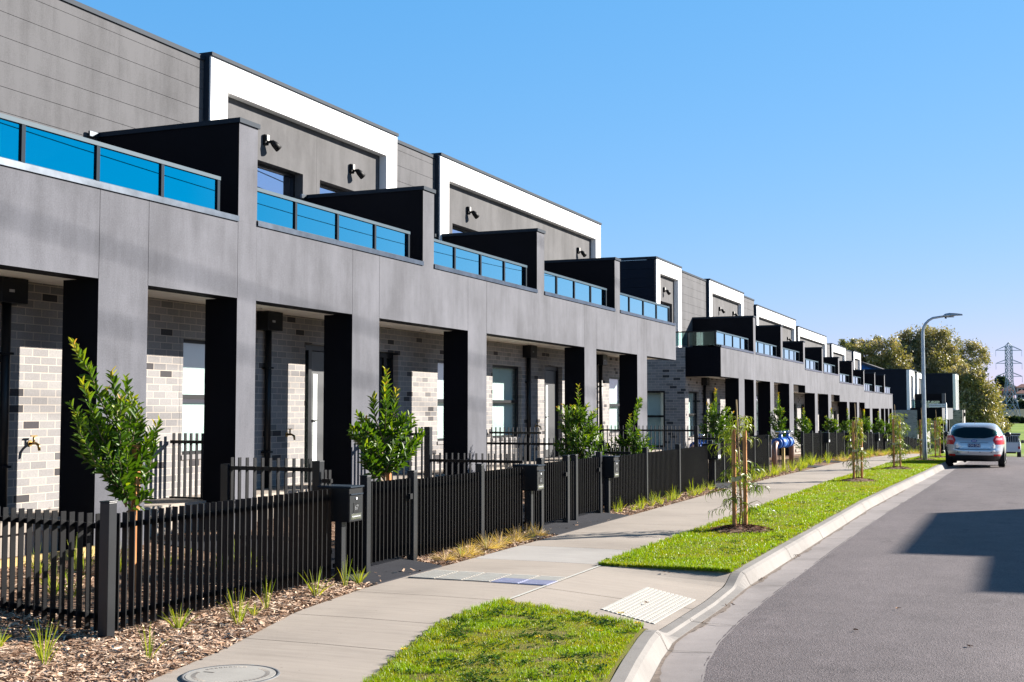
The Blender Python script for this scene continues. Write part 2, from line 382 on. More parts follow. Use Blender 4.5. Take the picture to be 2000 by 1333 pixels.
# footpath slabs
joints = [2.6, 4.4, 6.15, 7.86, 8.95, 10.27, 11.25, 11.87, 13.04, 14.5, 16.35] + list(np.arange(17.85, 103, 1.5))
g = MB(); g2 = MB(); zb = MB()
for i in range(len(joints)-1):
    y0, y1 = joints[i]+.005, joints[i+1]-.005
    n = 6 if y0 < 12 else 2
    rows = []
    for y in np.linspace(y0, y1, n): rows.append([(interp(PL, y), y, zg(y)+.002), (interp(PL, y)*.5+interp(PR, y)*.5, y, zg(y)+.008), (interp(PR, y), y, zg(y)+.004)])
    (g2 if i in (8,) else g).grid(rows)
yy = np.concatenate([np.arange(2.5, 12, .4), np.arange(12, 103, 2)])
zb.grid([[(interp(PL, y)-.01, y, zg(y)-.02), (interp(PL, y), y, zg(y)-.008), (interp(PR, y), y, zg(y)-.008), (interp(PR, y)+.01, y, zg(y)-.06)] for y in yy])
struct(g.build('footpath', M['path'])); struct(g2.build('footpath_pale_slab', M['path2'])); struct(zb.build('footpath_bed', M['joint']))
# ramp slab to the kerb
g = MB()
def rampz(x, y): return .005-.096*max(0, min(1, (x+4.315)/1.495))*lay(y)
def ramp_poly(y0f, y1f, n=10):
    rows = []
    for k in range(n+1):
        row = []
        for s in np.linspace(0, 1, 8):
            x = -4.315 + s*(interp(KB, 11)+4.315)
            ya = y0f(s); yb = y1f(s); y = ya+(yb-ya)*k/n
            xk = -4.315 + s*(interp(KB, y)-.004+4.315)
            row.append((xk, y, rampz(xk, y)))
        rows.append(row)
    return rows
lowy = lambda s: 10.2 - .72*s
g.grid(ramp_poly(lowy, lambda s: 11.15-.1*s), smooth=False); g.grid(ramp_poly(lambda s: 11.162-.1*s, lambda s: 13.02+.06*s), smooth=False)
struct(g.build('kerb_ramp', M['path']))
g = MB(); g.grid([[(x, y, z) for x, z in ((-4.345,.0115),(-4.31,.0115))] for y in (10.1, 11, 12, 13.02)]); struct(g.build('ramp_edge_strip', M['tactile']))

# verge soil sheets and garden bed
def verge(y0, y1, n, z=.0):
    rows = []
    for y in np.linspace(y0, y1, n):
        a = interp(PR, y)-.01; b = interp(KB, y)+.01
        rows.append([(a+(b-a)*s, y, zg(y)+z+(.02*math.sin(s*3.14)) + rnd.uniform(-.006, .006)) for s in np.linspace(0, 1, 7)])
    return rows
g = MB(); g.grid(verge(2.5, 9.45, 24, -.004))
# wedge between the grass patch and the ramp
g.grid([[(-4.33+(1.52)*s, 9.45 + (10.2-.74*s-9.45)*t, .012-.02*t) for s in np.linspace(0, 1, 6)] for t in (0, .5, 1)])
g.grid(verge(13.02, 103, 90, -.002)); struct(g.build('grass_verge', M['grassbase']))
def bedz(x, y):
    s = .25 if y < 33.5 else (.25*(38.7-y)/5.2 if y < 38.7 else 0)
    t = max(0, min(1, (-6.5-x)/2.4)); return zg(y) - .006 + s*t + .012*math.sin(x*7+y*3)*math.sin(y*5.3-x*2)
g = MB()
yy = np.concatenate([np.arange(1, 14, .25), np.arange(14, 45, .6), np.arange(45, 104, 2)])
g.grid([[(interp(PL, y)*(1-s)+(-10.)*s + .004*(1-s), y, bedz(interp(PL, y)*(1-s)-10*s, y) - (.01 if s == 0 else 0)) for s in (0, .04, .08, .14, .22, .32, .45, .6, .75, 1)] for y in yy])
struct(g.build('garden_bed', M['mulchbed']))
# dark entry pads at the gates
def pad(name, pts, z=.011):
    g = MB(); n = len(pts); zz = [zg(p[1]) for p in pts]
    g.face([(x, y, zg(y)+z+max(0, bedz(x, y)-zg(y))) for x, y in pts])
    g.grid([[(x, y, zg(y)-.05) for x, y in pts+[pts[0]]], [(x, y, zg(y)+z+max(0, bedz(x, y)-zg(y))) for x, y in pts+[pts[0]]]], smooth=False)
    struct(g.build(name, M['pad']))
pad('entry_pad', [(-5.905,10.66),(-5.915,12.22),(-6.75,12.62),(-7.6,12.5),(-8.85,12.2),(-8.85,11.1),(-7.4,11.2),(-6.5,11.0)])
pad('entry_pad', [(-5.93,15.9),(-5.945,19.2),(-6.55,19.5),(-8.8,19.0),(-8.8,16.3),(-6.5,16.0)])
pad('entry_pad', [(-5.94,26.4),(-5.93,28.1),(-6.6,28.2),(-8.8,28.2),(-8.8,26.6)])
pad('entry_pad', [(-5.7,37.2),(-5.65,38.4),(-6.3,38.5),(-6.3,37.2)])
pad('entry_pad', [(-5.62,41.5),(-5.58,43.5),(-6.3,43.6),(-6.3,41.5)])

# mulch chips (nobody could count them)
def chips(name, pts, mat, lmin, lmax, lift=.012, parent=None):
    n = len(pts); P = np.array(pts); a = RS.uniform(0, 2*math.pi, n); L = RS.uniform(lmin, lmax, n); W = L*RS.uniform(.08, .3, n)
    tz = RS.uniform(-.35, .35, n); tr = RS.uniform(-.6, .6, n)
    d = np.stack([np.cos(a)*np.cos(tz), np.sin(a)*np.cos(tz), np.sin(tz)], 1)
    u = np.stack([-np.sin(a)*np.cos(tr), np.cos(a)*np.cos(tr), np.sin(tr)], 1)
    c = P + np.stack([np.zeros(n), np.zeros(n), lift*RS.uniform(.2, 1.3, n)], 1)
    V = np.stack([c-d*L[:,None]/2-u*W[:,None]/2, c+d*L[:,None]/2-u*W[:,None]*.3, c+d*L[:,None]/2+u*W[:,None]*.3, c-d*L[:,None]/2+u*W[:,None]/2], 1).reshape(-1, 3)
    F = np.arange(4*n).reshape(n, 4); t = np.repeat(RS.beta(2, 2.2, n), 4)
    return fast(name, V, F, mat, parent, t)
pts = []
while len(pts) < 95000:
    y = 4.5 + RS.rand()**1.5*30; pl = interp(PL, y); x = pl - RS.rand()*( .9 if y > 9.5 else (1.2 if RS.rand() < .6 else 4.2))
    if RS.rand() < .22 and y > 8.5: x = -6.4 - RS.rand()*2.4
    if RS.rand() < .16: y = 5.2+RS.rand()*2.8; x = interp(PL, y)-RS.rand()*4.2
    if x < -9.3: continue
    if -5.85 > x and ((10.75 < y < 12.4) or (15.9 < y < 19.3) or (26.4 < y < 28.2)) and RS.rand() < .985: continue
    pts.append((x, y, bedz(x, y)))
stuff(chips('mulch', pts, M['chip'], .018, .085, .02))

# grass blades
def blades(name, pts, hmin, hmax, wid, seed):
    r = np.random.RandomState(seed); n = len(pts); P = np.array(pts)
    a = r.uniform(0, 2*math.pi, n); h = r.uniform(hmin, hmax, n)*P[:, 3]; lean = r.uniform(.1, .75, n)*h; b = r.uniform(0, 2*math.pi, n)
    w = wid*r.uniform(.7, 1.4, n)*np.clip(P[:,1]/9, 1, 3)
    c = P[:, :3]; sx = np.stack([np.cos(a)*w/2, np.sin(a)*w/2, np.zeros(n)], 1); ld = np.stack([np.cos(b)*lean, np.sin(b)*lean, np.zeros(n)], 1)
    up = np.stack([np.zeros(n), np.zeros(n), h], 1)
    V = np.stack([c-sx, c+sx, c+ld*.35+up*.62+sx*.7, c+ld+up*np.where(lean > .5*h, .85, 1.)[:,None], c+ld*.35+up*.62-sx*.7], 1).reshape(-1, 3)
    i = np.arange(n)*5
    F1 = np.stack([i, i+1, i+2], 1); F2 = np.stack([i, i+2, i+4], 1); F3 = np.stack([i+4, i+2, i+3], 1)
    t = np.repeat(np.clip(P[:, 4] + r.normal(0, .16, n), 0, 1), 5)
    return fast(name, V, np.concatenate([F1, F2, F3]), M['blade'], None, t)
def inv_lerp(y): return interp(PR, y), interp(KB, y)
from mathutils import noise as mno
def fb(x, y, f, o=0.): return .5+.5*mno.noise((x*f+o, y*f-o, o*.7))
def bare(x, y): return fb(x, y, 2.6, 3.)*.65+fb(x, y, 7., 9.)*.35
pts = []; weeds = []
while len(pts) < 85000:
    y = 5.6+RS.rand()*4.75; a, b = inv_lerp(y); x = a-.04+.03*math.sin(y*31)+RS.rand()*(b-a+.03)
    top_ = 10.24-.72*(x+4.33)/1.5+.03*math.sin(x*29)
    if y > top_ or x > b-.03: continue
    d = bare(x, y)
    if d < .36 and RS.rand() < .88: continue
    lush = fb(x, y, 1.9, 17.)*.5+fb(x, y, 5., 5.)*.5; e = 1.7 if (x-a < .12 or top_-y < .12) else 1
    pts.append((x, y, .006, e*(.45+1.0*max(0, lush-.25)), np.clip(.02+.75*lush+.25*fb(x, y, 11., 2.), 0, 1)))
stuff(blades('grass', pts, .014, .042, .0042, 3))
pts = []
while len(pts) < 130000:
    y = 12.95+RS.rand()**1.8*52; a, b = inv_lerp(y); x = a-.03+.03*math.sin(y*17)+RS.rand()*(b-a+.02)
    d = bare(x, y); lush = fb(x, y, 1.3, 31.)*.6+fb(x, y, 4., 8.)*.4
    if d < .3 and RS.rand() < .6: continue
    e = 1.5 if (x-a < .1 or y < 13.1) else 1
    pts.append((x, y, zg(y)+.008, e*(.6+.8*max(0, lush-.2)), np.clip(.22+.7*lush, 0, 1)))
stuff(blades('grass', pts, .018, .045, .0045, 4))

# ------------------------------------------------------------------ townhouses
XF, XC, XB, XU, XCL, XW = -8.9, -9.37, -10.05, -11.0, -11.12, -11.15
XG = -9.07
def wall_open(g, y0, y1, z0, z1, ops, xf, th, m=0):
    """a wall facing the street with rectangular openings (ya, yb, za, zb)"""
    cuts = sorted({y0, y1, *[min(max(o[0], y0), y1) for o in ops], *[min(max(o[1], y0), y1) for o in ops]})
    for a, b in zip(cuts[:-1], cuts[1:]):
        if b-a < 1e-4: continue
        oo = sorted([(o[2], o[3]) for o in ops if o[0] <= a+1e-4 and o[1] >= b-1e-4]); z = z0
        for za, zb_ in oo:
            if za > z+1e-4: g.box(xf-th, xf, a, b, z, za, m)
            z = max(z, zb_)
        if z < z1-1e-4: g.box(xf-th, xf, a, b, z, z1, m)
def window(T, x, y0, y1, z0, z1, kind='low', split=.5, blind=True):
    f = MB(); w = .045
    f.box(x-.07, x, y0, y1, z1-w, z1); f.box(x-.07, x, y0, y1, z0, z0+w)
    f.box(x-.07, x, y0, y0+w, z0+w, z1-w); f.box(x-.07, x, y1-w, y1, z0+w, z1-w)
    if split:
        zs = z0+(z1-z0)*split; f.box(x-.075, x-.005, y0+w, y1-w, zs-.03, zs+.03)
    fo = f.build('window', M['black'], T)
    p = MB(); p.box(x-.045, x-.035, y0+w, y1-w, z0+w, z1-w); p.build('pane', M['winglass'] if kind == 'low' else M['upglass'], fo)
    if blind:
        b = MB(); n = 1
        b.box(x-.14, x-.125, y0+.02, y1-.02, z0+.02, z1-.02); b.build('blind', M['blind'], fo)
    return fo
def win_x(T, y, x0, x1, z0, z1):      # a window in an end wall (facing the viewer)
    f = MB(); w = .06
    for a in ((x0, x1, z1-w, z1), (x0, x1, z0, z0+w), (x0, x0+w, z0+w, z1-w), (x1-w, x1, z0+w, z1-w), (x0+w, x1-w, (z0+z1)/2+.05, (z0+z1)/2+.12)):
        f.box(a[0], a[1], y, y+.06, a[2], a[3])
    fo = f.build('window', M['black'], T)
    p = MB(); p.box(x0+w, x1-w, y+.03, y+.04, z0+w, z1-w); p.build('pane', M['winglass'], fo)
    b = MB(); b.box(x0, x1, y+.25, y+.27, z0, z1); b.build('blind', M['blind'], fo)
def door(T, x, y0, y1, z0, z1, side_left=True):
    f = MB(); w = .06
    f.box(x-.1, x, y0, y1, z1-.09, z1); f.box(x-.1, x, y0, y0+w*.6, z0, z1-.09); f.box(x-.1, x, y1-w, y1, z0, z1-.09)
    s = y0+.3 if side_left else y1-.3
    f.box(x-.1, x, s-.04, s+.05, z0, z1-.09)
    d = f.build('door', M['black'], T)
    if side_left: a, b, c, e = y0+w*.6, s-.04, s+.05, y1-w
    else: a, b, c, e = s+.05, y1-w, y0+w, s-.04
    p = MB(); p.box(x-.05, x-.04, a, b, z0+.03, z1-.09); p.build('side_pane', M['winglass'], d)
    q = MB(); q.box(x-.13, x-.12, a, b, z0, z1-.09); q.build('blind', M['blind'], d)
    l = MB(); l.box(x-.085, x-.04, c, e, z0+.02, z1-.1); l.build('leaf', M['doorleaf'], d)
    v = MB(); v.box(x-.042, x-.034, c+.1, c+.22, z0+.2, z1-.45); v.build('vision_panel', M['blind'], d)
    h = MB(); h.bar((x-.01, c+.07, z0+.95), (x-.01, c+.2, z0+.95), .02); h.bar((x-.045, c+.08, z0+.95), (x-.01, c+.08, z0+.95), .02); h.build('handle', M['chrome'], d)
def downpipe(T, y, z0, z1):
    g = MB(); g.tube([(XB+.07, y, z0), (XB+.07, y, z1-.26)], .048, 10)
    for z in (z0+.5, z0+1.7): g.box(XB, XB+.125, y-.06, y+.06, z, z+.025)
    d = g.build('downpipe', M['black'], T)
    g = MB(); g.box(XB+.005, XB+.2, y-.2, y+.17, z1-.27, z1-.005); g.build('rain_head', M['black'], d, .006)
    g = MB(); g.box(XB+.2, XB+.206, y-.1, y-.03, z1-.16, z1-.13); g.build('overflow_slot', M['lens'], d)
def tap(T, y, z):
    g = MB(); x = XB
    g.tube([(x, y, z), (x+.09, y, z), (x+.13, y, z-.02), (x+.14, y, z-.08)], [.016, .016, .018, .014], 8)
    g.tube([(x+.06, y, z), (x+.06, y, z+.075)], .012, 8); g.bar((x+.06, y-.045, z+.08), (x+.06, y+.045, z+.08), .016)
    g.tube([(x+.001, y, z), (x+.012, y, z)], .035, 10); g.build('garden_tap', M['brass'], T)
def spot(T, x, y, z):
    g = MB(); g.box(x, x+.055, y-.05, y+.05, z-.085, z+.085)
    L = g.build('wall_light', M['lightbody'], T, .012)
    g = MB(); g.box(x+.056, x+.075, y-.03, y+.04, z-.02, z+.08); g.build('sensor_cap', M['plaster'], L, .008)
    g = MB(); g.tube([(x+.05, y, z-.05), (x+.1, y+.04, z-.02), (x+.12, y+.07, z-.03)], .02, 8); g.tube([(x+.1, y+.05, z-.02), (x+.13, y+.09, z-.06), (x+.17, y+.16, z-.13)], [.035, .055, .062], 12); g.build('lamp_head', M['lightbody'], L)
    g = MB(); g.tube([(x+.17, y+.16, z-.13), (x+.173, y+.164, z-.134)], .05, 12); g.build('lens', M['lens'], L)

def townhouse(name, label, y0, y1, sill, soff, roof, floor, divtop=None, cols=(), ups=(), wins=(), doors=(), pipes=(), taps=(), upwins=(), lights=(), joints=(), end=None, detail=True, baltop=None, base=None, last_open=False):
    yb = base if base is not None else zg((y0+y1)/2)-.6
    T = thing(name, label, 'townhouse', ((XB), (y0+y1)/2, zg((y0+y1)/2)), 'grey townhouses along the street')
    dv = .4 if divtop else 0.0
    ye = y1
    # street brick wall
    g = MB(); ops = [(a, b, c, d) for a, b, c, d in wins] + [(a, b, floor, c) for a, b, c, s in doors]
    wall_open(g, y0+.002, y1-.002, yb, soff+.03, ops, XB, .22)
    g.build('brick_wall', M['brick_y'], T)
    for a, b, c, d in wins: window(T, XB-.08, a, b, c, d)
    for a, b, c, s in doors: door(T, XB-.1, a, b, floor, c, s)
    for a, b, c, d in wins:
        s = MB(); s.box(XB-.08, XB+.02, a-.02, b+.02, c-.06, c-.003); s.build('brick_sill', M['brick_y'], T)
    for y in pipes: downpipe(T, y, floor, soff+.03)
    for y in taps: tap(T, y, floor+.75)
    # porch
    g = MB(); g.box(XB+.001, XC+.05, y0+.003, y1-.003, floor-.12, floor); g.box(XB+.001, XC, y0+.003, y1-.003, yb, floor-.121); g.build('porch_slab', M['path'], T)
    g = MB(); g.box(XB+.001, XF-.06, y0+.002, y1-.002, soff+.03, soff+.06)
    so = g.build('soffit', M['soffit'], T)
    if detail:
        for yy_ in (y0+1.3, y1-1.2):
            d = MB(); d.tube([(-9.75, yy_, soff+.018), (-9.75, yy_, soff+.031)], .05, 14); d.build('downlight', M['plaster'], so)
    # columns: rendered front, charcoal returns
    for a, b in cols:
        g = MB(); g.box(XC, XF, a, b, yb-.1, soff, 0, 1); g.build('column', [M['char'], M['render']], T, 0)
    # fascia band
    cuts = [y0] + [j for j in joints if y0 < j < y1] + [y1]
    g = MB()
    for a, b in zip(cuts[:-1], cuts[1:]):
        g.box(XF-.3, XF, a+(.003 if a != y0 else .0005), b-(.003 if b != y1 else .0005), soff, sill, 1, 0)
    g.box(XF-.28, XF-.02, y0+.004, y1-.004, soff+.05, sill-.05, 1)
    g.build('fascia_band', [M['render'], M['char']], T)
    # balcony floor and parapet capping
    g = MB(); g.box(XW-.01, XF-.301, y0+.001, y1-.001, soff+.061, sill-.25); g.build('balcony_floor', M['plaster'], T)
    ya, yz = y0+.002, (y1-dv-.002 if divtop else y1-.002)
    if divtop is None and last_open: yz = y1-.05
    g = MB(); zt = sill+.075
    g.grid([[(XG-.25, y, sill+.002), (XG-.25, y, zt), (XG-.02, y, zt), (XF+.02, y, zt-.02), (XF+.02, y, sill-.012), (XF-.002, y, sill-.012)] for y in (ya, yz)], smooth=False)
    g.build('parapet_capping', M['sillm'], T)
    # balustrade
    rz = sill+.525 if baltop is None else baltop
    r0 = y0+.03; r1 = yz-.2 if divtop else yz-.1
    g = MB(); g.box(XG-.035, XG+.03, r0, r1+.03, rz-.045, rz); g.box(XG-.02, XG+.02, r0, r1, zt, zt+.03)
    bal = g.build('balustrade', M['railtop'], T)
    n = max(2, round((r1-r0)/1.15))
    for k in range(n+1):
        y = r0+(r1-r0)*k/n
        if k > 0:
            p = MB(); p.box(XG-.03, XG+.025, y-.025, y+.025, zt, rz-.045); p.build('post', M['railm'], bal)
        if k < n:
            yn = r0+(r1-r0)*(k+1)/n
            p = MB(); p.box(XG-.006, XG+.004, y+.03, yn-.03, zt+.031, rz-.05); p.build('pane', M['balglass'], bal)
    # divider at the far end of the balcony
    if divtop:
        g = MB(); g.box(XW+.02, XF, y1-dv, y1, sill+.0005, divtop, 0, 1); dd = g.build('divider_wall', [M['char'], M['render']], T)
        g = MB(); g.box(XW+.03, XF+.025, y1-dv-.02, y1+.02, divtop+.001, divtop+.06); g.build('capping', M['cap'], dd)
        if detail: g = MB(); g.box(XW+.06, XW+.09, y1-dv-.2, y1-dv-.03, divtop-.02, divtop+.045); g.build('flashing', M['sillm'], dd)
    # upper floor
    zf = sill-.3
    for u in ups:
        kind, a, b = u[:3]
        if kind == 'clad':
            g = MB(); g.box(XCL-.2, XCL-.03, a, b, zf, roof-.07, 1); z = zf
            while z < roof-.09:
                g.box(XCL-.029, XCL, a, b, z+.006, min(z+.3, roof-.07)); z += .3
            w = g.build('upper_wall', [M['clad'], M['black']], T)
            g = MB(); g.box(XCL-.3, XCL+.025, a, b, roof-.069, roof-.005); g.build('capping', M['cap'], w)
        else:
            la, lb = u[3], u[4]; g = MB(); ow = [o for o in upwins if o[0] < b and o[1] > a]
            wall_open(g, a+.002, b-.002, zf, roof-.3, ow, XW, .26); w = g.build('upper_wall', M['panel'], T)
            g = MB(); g.box(XW+.001, XU, a, b, roof-.45, roof)
            if la: g.box(XW+.001, XU, a, a+.42, zf, roof-.451)
            if lb: g.box(XW+.001, XU, b-.42, b, zf, roof-.451)
            s = g.build('white_surround', M['white'], T)
            if la:
                k = MB(); k.box(XCL-.01, XU-.03, a-.02, a-.0005, zf, roof); k.build('side_flashing', M['cap'], s)
            k = MB(); k.box(XCL-.3, XU+.03, a-(.02 if la else 0), b+(.015 if lb else 0), roof+.001, roof+.055); k.build('capping', M['cap'], s)
    for o in upwins:
        window(T, XW-.16, *o, kind='up', split=None, blind=False)
    for y, z in lights: spot(T, XW, y, z)
    # body behind
    g = MB(); g.box(-12.4, -12.2, y0+.001, y1-.001, yb, roof-.3); g.build('room_wall', M['room'], T)
    g = MB(); g.box(-17.5, XCL-.36, y0+.001, y1-.001, roof-.42, roof-.32); g.box(-17.5, -17.3, y0+.001, y1-.001, yb, roof-.43); g.build('roof', M['cap'], T)
    g = MB()
    if end is None or 'a' not in end: g.box(-17.3, XB-.23, y0+.002, y0+.08, yb, sill-.31); g.box(-17.3, XCL-.36, y0+.002, y0+.08, sill-.309, roof-.43)
    if end and 'z' in end: g.box(-17.3, XB-.23, y1-.1, y1-.002, yb, sill-.31); g.box(-17.3, XCL-.36, y1-.1, y1-.002, sill-.309, roof-.1)
    if g.v: g.build('party_wall', M['navy'], T)
    return T

JB = [10.147, 10.93, 12.6, 13.0, 15.41, 16.21, 19.4, 20.2, 25.55, 26.35, 29.55, 30.4]
GB = dict(sill=4.045, soff=3.087, roof=6.95, floor=.6, joints=JB, base=-.3)
townhouse('townhouse', 'nearest grey townhouse with horizontal board cladding above its balcony and a brass tap', 6.0, 13.0, divtop=5.27, cols=[(7.3,7.75),(10.147,10.93),(12.6,12.999)],
          ups=[('clad',6.0,12.999)], wins=[(7.9,9.2,1.13,2.64)], doors=[(11.0,11.85,2.72,True)], pipes=[9.98], taps=[10.42], **GB)
townhouse('townhouse', 'grey townhouse under the near half of the first white surround, tap beside its door', 13.0, 18.05, divtop=5.27, cols=[(15.41,16.21)],
          ups=[('clad',13.0,14.85),('frame',14.85,18.05,True,False)], upwins=[(16.22,17.62,3.9,5.68)], lights=[(16.47,6.03)], wins=[(13.06,14.3,1.13,2.64)], doors=[(15.99,17.3,2.72,True)], pipes=[14.9], taps=[15.5], **GB)
townhouse('townhouse', 'grey townhouse under the right end of the first white surround, dark door recess below', 18.05, 23.09, divtop=5.27, cols=[(19.4,20.2)],
          ups=[('frame',18.05,20.7,False,True),('clad',20.7,22.6),('frame',22.6,23.09,True,False)], upwins=[(18.16,19.6,3.9,5.68)], lights=[(19.2,6.06)], wins=[(20.56,21.9,1.13,2.64)], doors=[(18.1,19.0,2.7,False)], pipes=[], **GB)
townhouse('townhouse', 'grey townhouse with a wide lower window and downpipe, under the second white surround', 23.09, 28.14, divtop=5.27, cols=[(25.55,26.35)],
          ups=[('frame',23.09,28.14,False,False)], upwins=[(23.5,25.15,3.9,5.68)], lights=[(24.26,6.06)], wins=[(23.0+.12,24.7,1.13,2.64)], doors=[(26.07,27.25,2.72,True)], pipes=[24.95], taps=[25.5], **GB)
townhouse('townhouse', 'end townhouse of the near block, overhanging the gap before the next block', 28.14, 33.25, divtop=None, cols=[(29.55,30.4)],
          ups=[('frame',28.14,33.0,False,True)], lights=[(31.44,6.04)], wins=[(30.82,32.3,1.1,2.58)], doors=[(28.3,29.3,2.72,True)], pipes=[29.9], end='z', last_open=True, **GB)

SILL = [3.72]*3+[3.48]*2+[3.12]*2+[2.8]*3
SOF = [2.77]*3+[2.46]*2+[2.13]*2+[1.78]*3
ROOF = [6.66]*3+[6.38]*2+[6.1]*2+[5.8]*3
DIV = [5.02,5.03,4.67,4.65,4.4,4.4,4.05,4.05,4.08,None]
YB = [38.75,44.3,49.7,55.1,60.5,66.1,71.6,77.0,82.9,88.9,94.2]
COLS = [[(41.4,42.3),(43.9,44.29)],[(47.0,47.75)],[(51.1,52.1)],[(57.8,58.6)],[(62.0,63.0)],[(69.0,69.9)],[(73.3,74.2)],[(79.7,81.0)],[(84.9,86.0),(88.2,88.7)],[(90.9,91.6),(93.5,94.19)]]
UPS = [[('frame',38.75,41.9,True,True),('pan',41.9,44.3)],[('pan',44.3,46.1),('frame',46.1,49.7,True,False)],[('frame',49.7,52.3,False,True),('pan',52.3,55.1)],
       [('frame',55.1,60.5,True,False)],[('frame',60.5,65.3,False,True),('pan',65.3,66.1)],[('frame',66.1,71.6,True,False)],[('frame',71.6,76.1,False,True),('pan',76.1,77.0)],
       [('pan',77.0,78.5),('frame',78.5,82.9,True,False)],[('frame',82.9,84.9,False,True),('pan',84.9,88.9)],[('frame',89.2,93.2,True,True)]]
UW = [[(39.3,41.2,3.6,5.35),(42.0,43.2,3.6,5.35)],[(44.4,45.5,3.6,5.35),(46.7,48.2,3.6,5.35)],[],[(56,57.5,3.4,5.1)],[(61,62.5,3.4,5.1)],[(67,68.5,3,4.8)],[(72,73.5,3,4.8)],[(79,80.3,2.7,4.5)],[(83,84,2.7,4.5)],[(90.3,91.8,2.7,4.5)]]
LT = [[(40.1,5.75)],[(48.3,5.72)],[(50.8,5.72)],[],[(63.6,5.35)],[],[],[],[],[(91.2,4.6)]]
DESC = ['corner townhouse of the far block with brick end wall and glass balcony return',
 'second townhouse of the far block, floodlight in the left half of its white surround',
 'third townhouse of the far block, last balcony before the roofline first steps down',
 'fourth townhouse of the far block, white surround starting just after the first roof step',
 'fifth townhouse of the far block, floodlight beside the right leg of its white surround',
 'sixth townhouse of the far block, under the second lowered white surround',
 'seventh townhouse of the far block, where that lowered white surround ends',
 'eighth townhouse of the far block, third one back from its far end',
 'ninth townhouse of the far block, second one back from its far end',
 'last townhouse of the far block, narrow white surround before the roofs of the next street']
for i in range(10):
    y0, y1 = YB[i], YB[i+1]; fl = SOF[i]-2.5
    ups = []
    for u in UPS[i]:
        if u[0] == 'pan': ups.append(('clad', u[1], u[2]))
        else: ups.append(u)
    uw = [o for o in UW[i] if any(u[0] == 'frame' and u[1]+.4 < o[0] and o[1] < u[2] for u in UPS[i])]
    if i % 2 == 0: w = [(y0+.35, y0+1.75, fl+.53, fl+2.04)]; d = [(y0+3.2, y0+4.3, fl+2.12, True)]; p = [y0+2.25]
    else: w = [(y1-2.2, y1-.7, fl+.53, fl+2.04)]; d = [(y0+.5, y0+1.6, fl+2.12, False)]; p = [y1-2.7]
    T = townhouse('townhouse', DESC[i], y0, y1, SILL[i], SOF[i], ROOF[i], fl, DIV[i], COLS[i], ups, w, d, p, (), uw, LT[i], joints=[c for cc in COLS for q in cc for c in q], end='a' if i == 0 else ('z' if i == 9 else None), detail=False, base=-3, last_open=(i == 9))
    if i == 0:
        g = MB(); xa, xb = -17.5, XB-.221; y = y0-.1
        # brick end wall with a window, boarded storey above
        wx0, wx1 = -12.15, -10.72
        g.box(xa, wx0, y, y+.1, -1, 3.42); g.box(wx1, -10.051, y, y+.1, -1, 3.72); g.box(wx0, wx1, y, y+.1, -1, .5); g.box(wx0, wx1, y, y+.1, 2.32, 3.42); g.box(xa, wx1, y, y+.1, 3.421, 3.6)
        g.build('brick_end_wall', M['brick_x'], T)
        win_x(T, y+.02, wx0, wx1, .5, 2.32)
        g = MB(); z = 3.61
        g.box(xa, XCL-.06, y+.02, y+.098, 3.6, ROOF[0]-.05)
        while z < ROOF[0]-.1:
            g.box(xa, XU-.02, y-.005, y+.019, z+.006, min(z+.3, ROOF[0]-.04)); z += .3
        g.build('end_cladding', M['navy'], T)
        g = MB(); g.box(xa, XU+.03, y-.03, y+.12, ROOF[0]-.03, ROOF[0]+.05); g.build('capping', M['cap'], T)
        # return of the fascia box and glass balustrade over the gap
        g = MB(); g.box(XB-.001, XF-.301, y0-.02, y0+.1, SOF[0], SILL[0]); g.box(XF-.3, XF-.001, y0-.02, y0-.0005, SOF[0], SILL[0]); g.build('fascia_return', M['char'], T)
        g = MB(); g.box(XB-.6, XG+.03, y0+.02, y0+.08, 4.2, 4.245)
        for x in (XB-.5, XB+.05, XG-.03): g.box(x, x+.05, y0+.025, y0+.075, 3.74, 4.2)
        b = g.build('balustrade_return', M['black'], T)
        for x0, x1 in ((XB-.44, XB+.04), (XB+.11, XG-.04)):
            p = MB(); p.box(x0, x1, y0+.045, y0+.055, 3.78, 4.195); p.build('pane', M['sideglass'], b)

# porch screens between neighbours
def fins_line(g, p0, p1, z0, z1, sp=.0885, dep=.047, th=.011):
    p0 = Vector(p0); p1 = Vector(p1); d = (p1-p0); L = math.hypot(d.x, d.y); n = max(1, int(L/sp)); u = Vector((d.x/L, d.y/L, 0)); v = Vector((u.y, -u.x, 0))
    for k in range(n+1):
        c = p0 + d*((k+.5)/(n+1)); b0 = c.z+z0; b1 = c.z+z1; q = []
        for i, j in ((-1,-1),(1,-1),(1,1),(-1,1)): q.append((c.x+u.x*th/2*i+v.x*dep/2*j, c.y+u.y*th/2*i+v.y*dep/2*j))
        m = len(g.v)
        g.v += [(x, y, b0) for x, y in q] + [(x, y, b1) for x, y in q]
        for f in ((3,2,1,0),(4,5,6,7),(0,1,5,4),(1,2,6,5),(2,3,7,6),(3,0,4,7)): g.f.append(tuple(m+i for i in f)); g.m.append(0); g.sm.append(False)
def rails(g, p0, p1, zs, off=0., w=.03, h=.04):
    p0 = Vector(p0); p1 = Vector(p1); d = (p1-p0).normalized(); v = Vector((d.y, -d.x, 0))*off
    for z in zs: g.bar(p0+v+Vector((0,0,z)), p1+v+Vector((0,0,z)), w, h)
